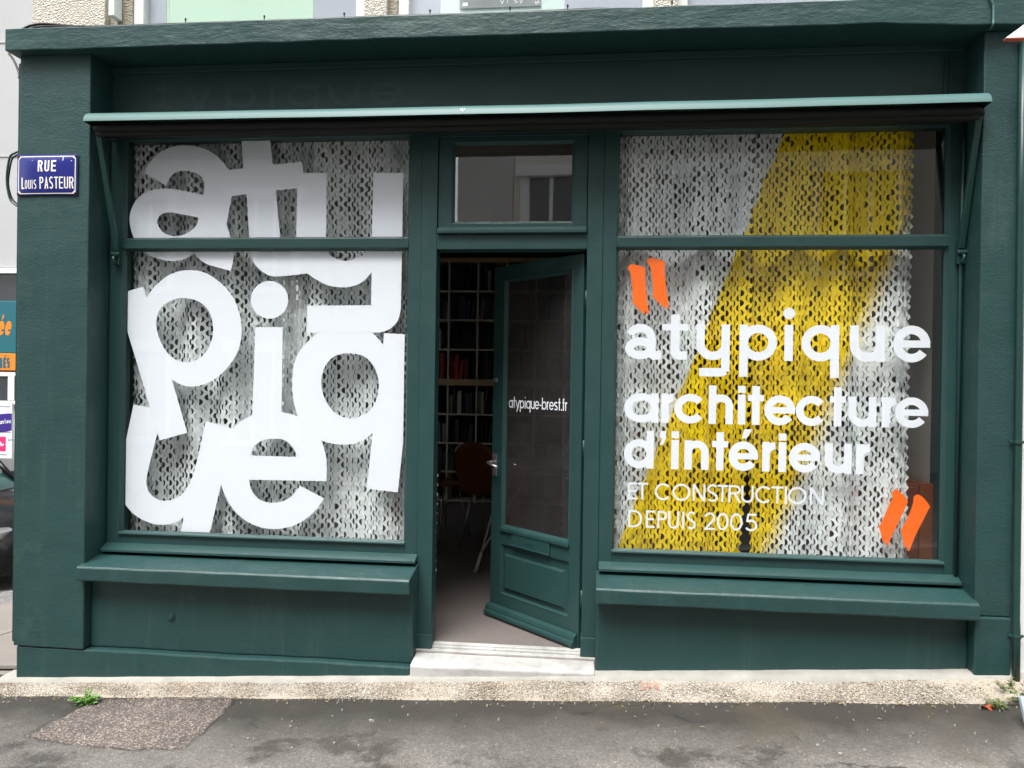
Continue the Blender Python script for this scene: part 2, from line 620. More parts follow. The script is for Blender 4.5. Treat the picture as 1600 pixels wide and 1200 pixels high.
M['redpaint'] = simple('faded_red_spray', (.52, .20, .14, 1), .8, .2, 0, .2, 80)
M['bluegrey'] = simple('blue_grey_board', (.30, .35, .40, 1), .5, .4, 0, .08, 4)
M['oppwall'] = simple('opposite_beige_render', (.62, .58, .51, 1), .9, .2, 0, .10, 1.5, .3, 40)
M['oppgrey'] = simple('opposite_grey_render', (.48, .47, .45, 1), .9, .2, 0, .12, 1.5, .3, 40)
M['oppdark'] = simple('opposite_slate_gable', (.34, .32, .30, 1), .9, .2, 0, .12, 1.5, .3, 40)
M['frame'] = simple('white_window_frame', (.72, .72, .70, 1), .45, .4, 0, .04, 6)
M['roof'] = simple('slate_roof', (.07, .07, .08, 1), .6, .4, 0, .2, 5)
M['kerb'] = simple('granite_kerb', (.30, .29, .28, 1), .8, .3, 0, .25, 30, .4, 120)


def gz(x, y):
    x, y = max(-16, min(16, x)), max(-14, min(9, y))
    return .03 + .05 * x + (.02 * (y + .32) if y < 0 else .0064 - .085 * y)


# ------------------------------------------------------------------ ground
def grid_sheet(name, xs, ys, mat, dz=0.0, amp=.0):
    v = [(x, y, gz(x, y) + dz + (amp * noise.noise((x * 2.1, y * 2.1, 3.3)) if amp else 0)) for y in ys for x in xs]
    nx = len(xs)
    f = [(j * nx + i, j * nx + i + 1, (j + 1) * nx + i + 1, (j + 1) * nx + i) for j in range(len(ys) - 1) for i in range(nx - 1)]
    o = MB().add(v, f).build(name, mat, None, 0, True)
    return tag(o, kind='structure')


def lsp(a, b, n):
    return [a + (b - a) * i / n for i in range(n + 1)]


grid_sheet('ground', [-260, -120, -60, -30] + lsp(-16, 16, 32) + [30, 60, 120, 260], [-260, -120, -60, -30] + lsp(-14, 0, 14) + lsp(.75, 9, 11) + [20, 60, 120, 260], M['road'], -.03)
grid_sheet('pavement', lsp(-14, 9, 160), lsp(-3.1, -.05, 40), M['asphalt'], 0, .006)
grid_sheet('side_pavement', lsp(-4.75, -3.02, 6), lsp(-.05, 14, 12), M['slab'], .0)
kb = MB()
for i in range(23):
    x0 = -14 + i
    kb.add([(x0 + .004, -3.28, gz(x0, -3.3) - .2), (x0 + .996, -3.28, gz(x0 + 1, -3.3) - .2), (x0 + .996, -3.1, gz(x0 + 1, -3.1) - .2), (x0 + .004, -3.1, gz(x0, -3.1) - .2),
            (x0 + .004, -3.28, gz(x0, -3.28) + .012), (x0 + .996, -3.28, gz(x0 + 1, -3.28) + .012), (x0 + .996, -3.1, gz(x0 + 1, -3.1) + .012), (x0 + .004, -3.1, gz(x0, -3.1) + .012)],
           [(3, 2, 1, 0), (4, 5, 6, 7), (0, 1, 5, 4), (1, 2, 6, 5), (2, 3, 7, 6), (3, 0, 4, 7)])
tag(kb.build('kerb', M['kerb'], None, .01), kind='structure')
# joints of the side pavement's slabs: each slab a piece of the pavement
sp_parent = bpy.data.objects['side_pavement']
for j in range(6):
    for i in range(2):
        x0, x1 = -4.72 + i * .85, -4.72 + i * .85 + .835
        y0, y1 = .02 + j * .9, .02 + j * .9 + .885
        b = MB()
        q = [(x0, y0), (x1, y0), (x1, y1), (x0, y1)]
        b.add([(x, y, gz(x, y) + .004) for x, y in q] + [(x, y, gz(x, y) + .03) for x, y in q], [(3, 2, 1, 0), (4, 5, 6, 7), (0, 1, 5, 4), (1, 2, 6, 5), (2, 3, 7, 6), (3, 0, 4, 7)])
        b.build('paving_slab', M['slab'], sp_parent, .006)


def on_ground(px, py):
    """point of the pavement seen at a pixel"""
    d = CF + CR * ((px - 800) / 1200.0) - CU * ((py - 600) / 1200.0)
    lo, hi = .5, 12
    for _ in range(50):
        mid = (lo + hi) / 2
        p = CC + d * mid
        if p.z > gz(p.x, p.y):
            lo = mid
        else:
            hi = mid
    return CC + d * lo


# the old square repair in the asphalt
edge = [(36, 1152), (150, 1094), (255, 1089), (368, 1091), (340, 1125), (286, 1172), (200, 1172), (110, 1163)]
pv = [on_ground(*e) for e in edge]
b = MB()
cen = sum((p for p in pv), Vector()) / len(pv)
ring = []
for i in range(len(pv)):
    p, q = pv[i], pv[(i + 1) % len(pv)]
    for k in range(6):
        r = p.lerp(q, k / 6)
        r = r + (r - cen).normalized() * random.uniform(-.012, .012)
        ring.append(r)
vs = []
for s_ in (1.0, .97, .5):
    for r in ring:
        w = cen.lerp(r, s_)
        vs.append((w.x, w.y, gz(w.x, w.y) + .006 * noise.noise((w.x * 2.1, w.y * 2.1, 3.3)) + (-.004 if s_ == 1 else .006 + .002 * noise.noise((w.x * 9, w.y * 9, 1)))))
n = len(ring)
vs.append((cen.x, cen.y, gz(cen.x, cen.y) + .007))
fs = []
for l in range(2):
    for i in range(n):
        j = (i + 1) % n
        fs.append((l * n + i, l * n + j, (l + 1) * n + j, (l + 1) * n + i))
fs += [(2 * n + i, 2 * n + (i + 1) % n, 3 * n) for i in range(n)]
pat = tag(b.add(vs, fs).build('asphalt_patch', M['patch'], None, 0, True), kind='structure')
jv, jf = [], []
for i, r in enumerate(ring):
    rad = (r - cen).length
    wd_ = max(0, .0035 + .0045 * noise.noise((i * .45, 0, 0)))
    for s_ in (1.0, 1.0 + wd_ / rad):
        w = cen.lerp(r, s_)
        jv.append((w.x, w.y, gz(w.x, w.y) + .006 * noise.noise((w.x * 2.1, w.y * 2.1, 3.3)) + .0075))
for i in range(n):
    j = (i + 1) % n
    jf.append((2 * i, 2 * j, 2 * j + 1, 2 * i + 1))
MB().add(jv, jf).build('patch_joint', M['oldtar'], pat, 0)


# ------------------------------------------------------------------ pebble footing along the wall
def ft(x):
    return .100 + .058 * x


def fb(x):
    return gz(x, -.33) - .012


xs = lsp(-3.12, 2.06, 120)
prof = [(-.05, lambda x: ft(x) + .002), (-.185, lambda x: ft(x)), (-.225, lambda x: ft(x) - .012), (-.275, lambda x: ft(x) * .55 + fb(x) * .45), (-.322, lambda x: fb(x) + .02), (-.345, lambda x: fb(x) - .02)]
vs, fs = [], []
for x in xs:
    for k, (y, f) in enumerate(prof):
        w = noise.noise((x * 3, k * .7, 0)) * .012
        vs.append((x, y + (w if k > 1 else 0), f(x) + noise.noise((x * 7, k, 5)) * .004))
nk = len(prof)
for i in range(len(xs) - 1):
    for k in range(nk - 1):
        fs.append((i * nk + k, i * nk + k + 1, (i + 1) * nk + k + 1, (i + 1) * nk + k))
foot = MB().add(vs, fs).build('footing', M['pebblebed'], None, 0, True)
tag(foot, kind='structure')
lip = MB()
vs, fs = [], []
for i, x in enumerate(xs):
    w = .05 + .022 * noise.noise((x * 2.2, 9, 0)) + .012 * noise.noise((x * 11, 2, 0))
    for y, z in ((-.10, ft(x) + .008), (-.19, ft(x) + .006), (-.19 - w * .8, ft(x) + .002 - w * .12), (-.19 - w, ft(x) - .02 - w * .2)):
        vs.append((x, y, z + noise.noise((x * 9, y * 30, 5)) * .003))
for i in range(len(xs) - 1):
    for k in range(3):
        fs.append((i * 4 + k, i * 4 + k + 1, (i + 1) * 4 + k + 1, (i + 1) * 4 + k))
lip.add(vs, fs).build('cement_lip', M['cement'], foot, 0, True)


def make_pebbles():
    phi = (1 + 5 ** .5) / 2
    bmx = bmesh.new()
    bmesh.ops.create_icosphere(bmx, subdivisions=1, radius=1)
    bv = [v.co.copy() for v in bmx.verts]
    bf = [[v.index for v in f.verts] for f in bmx.faces]
    bmx.free()
    vs, fs, tones = [], [], []
    rnd = random.Random(3)
    for i in range(27000):
        x = rnd.uniform(-3.11, 2.04)
        t = rnd.random()
        w0 = .055 + .022 * noise.noise((x * 2.2, 9, 0))
        y = -.19 - w0 * .75 - t * (.145 - w0 * .75)
        # height of the sloping bed here
        ys_ = [p[0] for p in prof]
        for k in range(nk - 1):
            if ys_[k + 1] <= y <= ys_[k]:
                u = (y - ys_[k]) / (ys_[k + 1] - ys_[k])
                z = prof[k][1](x) * (1 - u) + prof[k + 1][1](x) * u
                break
        else:
            z = fb(x)
        r = rnd.uniform(.0019, .0043) * (1.0 if rnd.random() < .9 else 1.5)
        ax = Matrix.Rotation(rnd.uniform(0, 6.3), 3, Vector((rnd.uniform(-1, 1), rnd.uniform(-1, 1), rnd.uniform(-1, 1))).normalized())
        sc = Vector((r, r * rnd.uniform(.65, 1), r * rnd.uniform(.5, .9)))
        o = len(vs)
        for q in bv:
            w = ax @ Vector((q.x * sc.x, q.y * sc.y, q.z * sc.z))
            vs.append((x + w.x, y + w.y, z + .001 + w.z))
        fs += [[k + o for k in f] for f in bf]
        tn = rnd.random()
        tones += [tn] * len(bv)
    me = bpy.data.meshes.new('pebbles')
    me.from_pydata(vs, [], fs)
    at_ = me.color_attributes.new('tone', 'FLOAT_COLOR', 'POINT')
    flat = []
    for tn in tones:
        flat += [tn, tn, tn, 1]
    at_.data.foreach_set('color', flat)
    o = link('pebbles', me, M['pebble'], foot, 0, True)
    o['kind'] = 'stuff'


make_pebbles()

# ------------------------------------------------------------------ the shop building
shop = thing('shop_building', (-.5, 0, 0), 'dark green painted shopfront with two display windows and an open door', 'shop')


def P(mb, name, mat, parent=shop, bevel=.004, smooth=False, seg=2):
    return mb.build(name, mat, parent, bevel, smooth, seg)


def rough_slab(x0, x1, y0, y1, z0, z1, nx, nz, amp, fq=7.0, ny=4):
    """a box whose faces are slightly uneven like hand trowelled plaster"""
    bmx = bmesh.new()
    bmesh.ops.create_cube(bmx, size=1)
    for v in bmx.verts:
        v.co = Vector((x0 + (v.co.x + .5) * (x1 - x0), y0 + (v.co.y + .5) * (y1 - y0), z0 + (v.co.z + .5) * (z1 - z0)))
    ex = [e for e in bmx.edges if abs(e.verts[0].co.x - e.verts[1].co.x) > 1e-6]
    bmesh.ops.subdivide_edges(bmx, edges=ex, cuts=nx, use_grid_fill=True)
    ez = [e for e in bmx.edges if abs(e.verts[0].co.z - e.verts[1].co.z) > 1e-6 and abs(e.verts[0].co.x - e.verts[1].co.x) < 1e-6]
    bmesh.ops.subdivide_edges(bmx, edges=ez, cuts=nz, use_grid_fill=True)
    for v in bmx.verts:
        c = v.co
        d = noise.noise_vector((c.x * fq, c.y * fq, c.z * fq)) * amp + noise.noise_vector((c.x * fq * .3, c.y * fq * .3, c.z * fq * .3)) * amp
        v.co = c + Vector((d.x * .4, d.y, d.z))
    mb = MB()
    bmx.verts.ensure_lookup_table()
    bmx.verts.index_update()
    mb.v = [tuple(v.co) for v in bmx.verts]
    mb.f = [tuple(v.index for v in f.verts) for f in bmx.faces]
    bmx.free()
    return mb


PX0, PX1 = -3.045, -2.646          # left pillar
QX0, QX1 = 1.800, 1.960            # right pillar
pl = P(rough_slab(PX0, PX1, -.205, .30, .098, 3.238, 8, 60, .0022), 'pillar', M['stucco'], bevel=.006)
P(MB().box(PX0 - .012, PX0 + .008, -.199, .1, .12, 3.2), 'corner_profile', M['arm'], pl, .002)
pr_ = P(rough_slab(QX0, QX1, -.205, .30, .482, 3.212, 5, 60, .0022), 'pillar', M['stucco'], bevel=.006)
P(rough_slab(QX0 - .002, QX1, -.214, .30, .02, .480, 5, 12, .003), 'pillar_base', M['render'], bevel=.008)
# left plinth: level top, foot buried in the rising footing
P(rough_slab(PX0 + .012, -.892, -.198, .28, -.22, .094, 60, 4, .003), 'plinth', M['render'], bevel=.008)
# walls under the windows
P(rough_slab(-2.646, -.893, -.150, .22, .094, .474, 40, 8, .003), 'base_wall', M['render'], bevel=.01)
P(rough_slab(.041, 1.7985, -.150, .22, .0, .474, 40, 10, .003), 'base_wall', M['render'], bevel=.01)
for wall_ in [o for o in bpy.data.objects if o.name == 'base_wall']:
    wp = at(268, 964, -.152)
    b = MB()
    b.cyl((wp.x, -.158, wp.z), (wp.x, -.146, wp.z), .019, 20)
    b.cyl((wp.x, -.165, wp.z), (wp.x, -.157, wp.z), .010, 14)
    b.build('wall_plug', M['render'], wall_, .002)


# sloping sills
def sill(x0, x1):
    mb = MB()
    out = [(-.022, .585), (-.238, .546), (-.246, .538), (-.246, .474), (-.240, .468), (-.150, .470), (-.022, .470)]
    nx = 40
    n_ = len(out)
    vs, fs = [], []
    for i in range(nx + 1):
        x = x0 + (x1 - x0) * i / nx
        for k, (y, z) in enumerate(out):
            w = noise.noise((x * 5, k * 2.0, 4)) * .0028 + noise.noise((x * 1.4, k, 8)) * .003
            vs.append((x, y + (w if y < -.1 else 0), z + (w if y < -.1 else 0)))
    for i in range(nx):
        for k in range(n_):
            k2 = (k + 1) % n_
            fs.append((i * n_ + k, i * n_ + k2, (i + 1) * n_ + k2, (i + 1) * n_ + k))
    fs += [tuple(range(n_)), tuple(range((nx + 1) * n_ - 1, nx * n_ - 1, -1))]
    return P(mb.add(vs, fs), 'sill', M['render'], bevel=.004)


sill(-2.664, -.888)
sill(.037, 1.806)

# cornice
cmb = rough_slab(-3.079, 2.7, -.272, .30, 3.236, 3.350, 150, 5, .0045, 5.0)
vv = []
for (x, y, z) in cmb.v:
    if z < 3.28 and x > 1.35:
        z -= min(1, (x - 1.35) / .4) * .024 * (1 if x < 1.85 else 1.0)
    vv.append((x, y, z))
cmb.v = vv
P(cmb, 'cornice', M['plaster'], bevel=.005)
# fascia board behind the awning
fas = P(MB().box(-2.6458, 1.7998, -.020, .10, 2.862, 3.24), 'fascia', M['board'], bevel=.002)
P(MB().box(-2.6455, 1.7995, -.034, -.0205, 3.196, 3.2345), 'fascia_moulding', M['board'], fas, .004)
P(MB().box(-2.6455, 1.7995, -.036, .06, 2.8345, 2.8615), 'lintel', M['board'], bevel=.002)

# ------------------------------------------------------------------ window joinery
GX = (-2.556, -.980, .129, 1.722)
GZ = (2.831, 2.306, 2.2295, .695)
FY = -.030


def shop_window(x0, x1, gx0, gx1):
    """x0,x1: timber; gx0,gx1: glass"""
    b = MB()
    e = .012
    b.box(x0, gx0 - e, FY, .055, .574, 2.8335)
    b.box(gx1 + e, x1, FY, .055, .574, 2.8335)
    b.box(gx0 - e, gx1 + e, FY + .002, .055, .574, GZ[3] - e)
    w = P(b, 'display_window', M['wood'], bevel=.0025)
    P(MB().box(gx0 - e, gx1 + e, FY - .003, .05, GZ[2] + e, GZ[1] - e), 'transom_bar', M['board'], w, .003)
    for z0, z1 in ((GZ[1], GZ[0]), (GZ[3], GZ[2])):
        b = MB().ringrect((gx0 - e, gx1 + e, z0 - e, z1 + e), (gx0, gx1, z0, z1), FY + .007, -.0025)
        P(b, 'glazing_bead', M['board'], w, 0)
        P(MB().box(gx0 - .006, gx1 + .006, -.002, .002, z0 - .006, z1 + .006), 'glass_pane', M['glass'], w, 0)
    # heavy drip bead under the big pane
    P(MB().profx([(FY + .004, GZ[3] - .001), (FY - .010, GZ[3] - .008), (FY - .012, GZ[3] - .016), (FY + .004, GZ[3] - .0165)], gx0 - .014, gx1 + .014), 'drip_bead', M['board'], w, .0015)
    P(MB().profx([(-.0315, .6305), (-.092, .606), (-.093, .592), (-.0315, .597)], x0 + .002, x1 + .004), 'window_board', M['board'], w, .002)
    n_ = 5
    for i in range(n_):
        x = gx0 + .03 + (gx1 - gx0 - .06) * i / (n_ - 1)
        P(MB().cyl((x, FY - .002, .655), (x, FY + .006, .655), .0042, 8), 'screw', M['wood'], w, 0)
    return w


WL = shop_window(-2.640, -.9005, GX[0], GX[1])
WR = shop_window(.0475, 1.792, GX[2], GX[3])
P(MB().tube([(1.7835, -.047, .632), (1.7835, -.047, 2.19), (1.786, -.05, 2.84)], .0085, 10), 'conduit', M['wood'], WR, 0, True)

# door frame
b = MB()
b.box(-.9000, -.8170, -.036, .07, .155, 2.8335)
b.box(-.0320, .0470, -.036, .07, .155, 2.8335)
b.box(-.8170, -.0320, -.0345, .07, 2.2325, 2.3085)
b.box(-.8170, -.0320, -.0300, .07, 2.8200, 2.8335)
DF = P(b, 'door_frame', M['wood'], bevel=.003)
P(MB().box(-.9010, -.8140, -.046, .05, .138, .212), 'jamb_foot', M['wood'], DF, .003)
P(MB().box(-.0365, .0410, -.046, .05, .138, .236), 'jamb_foot', M['wood'], DF, .003)
for x, z in ((-.855, 2.275), (.008, 2.28)):
    P(MB().cyl((x, -.039, z), (x, -.03, z), .004, 8), 'screw', M['wood'], DF, 0)
# fanlight over the door
b = MB()
tx0, tx1, tz0, tz1 = -.729, -.1165, 2.3825, 2.781
b.box(-.8135, tx0 - .012, -.026, .04, 2.3100, 2.8190)
b.box(tx1 + .012, -.0355, -.026, .04, 2.3100, 2.8190)
b.box(tx0 - .012, tx1 + .012, -.0255, .04, 2.3100, tz0 - .012)
b.box(tx0 - .012, tx1 + .012, -.0255, .04, tz1 + .012, 2.8190)
FL = P(b, 'fanlight', M['wood'], bevel=.0025)
P(MB().ringrect((tx0 - .012, tx1 + .012, tz0 - .012, tz1 + .012), (tx0, tx1, tz0, tz1), -.019, -.0025), 'glazing_bead', M['board'], FL, 0)
P(MB().box(tx0 - .006, tx1 + .006, -.002, .002, tz0 - .006, tz1 + .006), 'glass_pane', M['glassfan'], FL, 0)
P(MB().profx([(-.0262, 2.352), (-.050, 2.340), (-.060, 2.332), (-.060, 2.314), (-.0352, 2.310), (-.0262, 2.312)], -.812, -.0365), 'drip_moulding', M['board'], FL, .002)

# threshold and step
b = MB()
b.box(-.815, -.034, -.006, .03, .13, .1560)
b.box(-.815, -.034, -.026, -.0065, .12, .1485)
b.box(-.8985, .0400, -.060, -.0265, .11, .1375)
TH = P(b, 'threshold', M['step'], bevel=.003)
mb = MB()
x0, x1 = -.8885, .0370
nx = 40
out = [(-.0665, .129), (-.196, .118), (-.208, .108), (-.210, -.05), (-.0665, -.05)]
vs, fs = [], []
for i in range(nx + 1):
    x = x0 + (x1 - x0) * i / nx
    for k, (y, z) in enumerate(out):
        zz = z + .012 * (x + .43) if 0 < k < 3 else z
        w = noise.noise((x * 6, k * 3.0, 2)) * .0035
        vs.append((x, y + (w if 0 < k else 0), zz + w * .6))
nn = len(out)
for i in range(nx):
    for k in range(nn):
        k2 = (k + 1) % nn
        fs.append((i * nn + k, i * nn + k2, (i + 1) * nn + k2, (i + 1) * nn + k))
fs += [tuple(range(nn)), tuple(range((nx + 1) * nn - 1, nx * nn - 1, -1))]
P(mb.add(vs, fs), 'doorstep', M['step'], bevel=.006)
P(MB().box(-.8885, .0370, -.0662, -.0605, .09, .1262), 'seam', M['rust'], TH, 0)

# door leaf, hinged on the right jamb and swung in by 44 degrees
HN = Vector((-.040, .018))
DA = R(44)
du = Vector((-math.cos(DA), math.sin(DA)))       # along the leaf from the hinge
dn = Vector((-math.sin(DA), -math.cos(DA)))      # out of its street face


def dl(u, w, z):
    """u from the hinge, w out of the street face"""
    p = HN + du * u + dn * w
    return (p.x, p.y, z)


def dbox(mb, u0, u1, w0, w1, z0, z1):
    v = [dl(u, w, z) for z in (z0, z1) for (u, w) in ((u0, w0), (u1, w0), (u1, w1), (u0, w1))]
    return mb.add(v, [(3, 2, 1, 0), (4, 5, 6, 7), (0, 1, 5, 4), (1, 2, 6, 5), (2, 3, 7, 6), (3, 0, 4, 7)])


def dring(mb, o, i, wo, wi):
    c = lambda q, w: [dl(q[0], w, q[2]), dl(q[1], w, q[2]), dl(q[1], w, q[3]), dl(q[0], w, q[3])]
    v = c(o, wo) + c(i, wi)
    return mb.add(v, [(k, (k + 1) % 4, 4 + (k + 1) % 4, 4 + k) for k in range(4)])


b = MB()
D0, D1 = .012, .755
g0, g1, gz0, gz1 = .102, .648, .700, 2.131
dbox(b, D0, g0 - .008, -.042, 0, .160, 2.222)
dbox(b, g1 + .008, D1, -.042, 0, .160, 2.222)
dbox(b, g0 - .008, g1 + .008, -.042, -.001, gz1 + .008, 2.222)
dbox(b, g0 - .008, g1 + .008, -.042, -.001, .590, gz0 - .008)
dbox(b, g0 - .008, g1 + .008, -.042, -.001, .160, .300)
dbox(b, g0 - .008, g1 + .008, -.040, -.012, .300, .590)
DOOR = P(b, 'door', M['wood'], bevel=.003)
b = MB()
dring(b, (g0 - .008, g1 + .008, gz0 - .008, gz1 + .008), (g0 + .008, g1 - .008, gz0 + .008, gz1 - .008), .004, -.016)
dring(b, (g0 - .016, g1 + .016, gz0 - .016, gz1 + .016), (g0 - .008, g1 + .008, gz0 - .008, gz1 + .008), .0005, .004)
P(b, 'glazing_bead', M['board'], DOOR, 0)
P(dbox(MB(), g0 - .004, g1 + .004, -.0215, -.0175, gz0 - .004, gz1 + .004), 'glass_pane', M['glassdoor'], DOOR, 0)
P(dbox(MB(), g0 - .016, g1 + .016, .001, .014, gz0 - .030, gz0 - .010), 'drip_bead', M['board'], DOOR, .003)
# raised panel with its frame moulding
b = MB()
dring(b, (.092, .664, .300, .590), (.104, .652, .312, .578), .001, -.0115)
dring(b, (.124, .632, .332, .540), (.134, .622, .342, .530), -.0115, .002)
P(b, 'panel_moulding', M['board'], DOOR, 0)
P(dbox(MB(), .134, .622, -.0115, .0025, .342, .530), 'raised_panel', M['board'], DOOR, .003)
lp = P(dbox(MB(), .235, .553, -.0005, .010, .604, .676), 'letter_plate', M['wood'], DOOR, .003)
b = MB()
dbox(b, .360, .430, .0105, .013, .632, .650)
dbox(b, .232, .556, .0105, .018, .600, .608)
# weather bar along the foot
prof_w = [(.0005, .232), (.012, .230), (.024, .220), (.030, .205), (.030, .196), (.040, .190), (.044, .178), (.040, .164), (.0005, .158)]
wb = MB()
vs = [dl(u, w, z) for u in (.018, .762) for (w, z) in prof_w]
k = len(prof_w)
wb.add(vs, [tuple(range(k)), tuple(range(2 * k - 1, k - 1, -1))] + [((i + 1) % k, i, k + i, k + (i + 1) % k) for i in range(k)])
P(wb, 'weather_bar', M['board'], DOOR, .0015)
P(b, 'letter_flap', M['wood'], DOOR, .002)
c0, c1 = Vector(dl(.722, .0, 1.552)), Vector(dl(.722, .012, 1.552))
P(MB().cyl(c0, c1, .015, 20), 'lock_cylinder', M['steel'], DOOR, .002)
P(dbox(MB(), .706, .746, .0, .006, 1.042, 1.115), 'handle_plate', M['steel'], DOOR, .002)
P(dbox(MB(), .706, .746, .0, .006, .985, 1.030), 'key_plate', M['steel'], DOOR, .002)
b = MB()
b.tube([dl(.728, .004, 1.068), dl(.728, .045, 1.066), dl(.735, .055, 1.064)], .009, 10)
b.tube([dl(.728, .050, 1.066), dl(.69, .055, 1.055), dl(.640, .052, 1.046)], [.010, .010, .008], 10)
P(b, 'handle', M['steel'], DOOR, 0, True)
for z in (.42, 1.2, 1.98):
    P(MB().cyl((-.034, .010, z - .045), (-.034, .010, z + .045), .007, 10), 'hinge', M['wood'], DOOR, 0, True)


# ------------------------------------------------------------------ lettering
def union(polys, holes=(), clip=None, eps=1e-6):
    """2D union of outlines (minus holes) as triangles"""
    vs, fs = [], []
    def addp(p):
        o = len(vs)
        if sum(p[i - 1][0] * p[i][1] - p[i][0] * p[i - 1][1] for i in range(len(p))) < 0:
            p = list(p)[::-1]
        vs.extend(Vector(q) for q in p)
        fs.append(list(range(o, o + len(p))))
        return len(fs) - 1
    def split(ps):
        out = []
        for p in ps:
            if len(p) != 4:
                out.append(p)
                continue
            for tri in ((p[0], p[1], p[2]), (p[0], p[2], p[3])):
                ar = (tri[1][0] - tri[0][0]) * (tri[2][1] - tri[0][1]) - (tri[2][0] - tri[0][0]) * (tri[1][1] - tri[0][1])
                if abs(ar) > 1e-9:
                    out.append(list(tri))
        return out
    pi = {addp(p) for p in split(polys)}
    hi = {addp(h) for h in holes}
    ci = {addp(c) for c in clip} if clip else None
    ov, oe, of, _, _, orig = delaunay_2d_cdt(vs, [], fs, 0, eps)
    keep = []
    for f, o in zip(of, orig):
        o = set(o)
        if o & pi and not o & hi and (ci is None or o & ci):
            keep.append(f)
    used = sorted({i for f in keep for i in f})
    mp = {i: k for k, i in enumerate(used)}
    return [tuple(ov[i]) for i in used], [tuple(mp[i] for i in f) for f in keep]


def smooth_path(pts, sub=7):
    """closed outline; entries (x,y) are smooth, (x,y,1) are corners"""
    n_ = len(pts)
    out = []
    V = [Vector(p[:2]) for p in pts]
    cor = [len(p) > 2 for p in pts]
    for i in range(n_):
        p1, p2 = V[i], V[(i + 1) % n_]
        c1, c2 = cor[i], cor[(i + 1) % n_]
        out.append(tuple(p1))
        if c1 and c2:
            continue
        p0 = V[i - 1] if not c1 else p1 - (p2 - p1)
        p3 = V[(i + 2) % n_] if not c2 else p2 + (p2 - p1)
        for k in range(1, sub):
            t = k / sub
            q = .5 * ((2 * p1) + (p2 - p0) * t + (2 * p0 - 5 * p1 + 4 * p2 - p3) * t * t + (3 * p1 - p0 - 3 * p2 + p3) * t ** 3)
            out.append(tuple(q))
    return out


def stroke(pts, w, closed=False):
    """a bent stroke of width w as overlapping quads"""
    P_ = [Vector(p) for p in pts]
    n_ = len(P_)
    L, Rr = [], []
    for i in range(n_):
        if closed:
            a, b_ = P_[i - 1], P_[(i + 1) % n_]
        else:
            a, b_ = P_[max(i - 1, 0)], P_[min(i + 1, n_ - 1)]
        t = (b_ - a).normalized()
        nrm = Vector((-t.y, t.x))
        if 0 < i < n_ - 1 or closed:
            s1 = (P_[i] - P_[i - 1]).normalized()
            k = max(.5, abs(Vector((-s1.y, s1.x)).dot(nrm)))
        else:
            k = 1
        L.append(P_[i] + nrm * w / 2 / k)
        Rr.append(P_[i] - nrm * w / 2 / k)
    m_ = n_ if closed else n_ - 1
    return [[tuple(L[i]), tuple(Rr[i]), tuple(Rr[(i + 1) % n_]), tuple(L[(i + 1) % n_])] for i in range(m_)]


def arcp(cx, cy, rx, ry, a0, a1, n_=20):
    return [(cx + rx * math.cos(R(a0 + (a1 - a0) * i / n_)), cy + ry * math.sin(R(a0 + (a1 - a0) * i / n_))) for i in range(n_ + 1)]


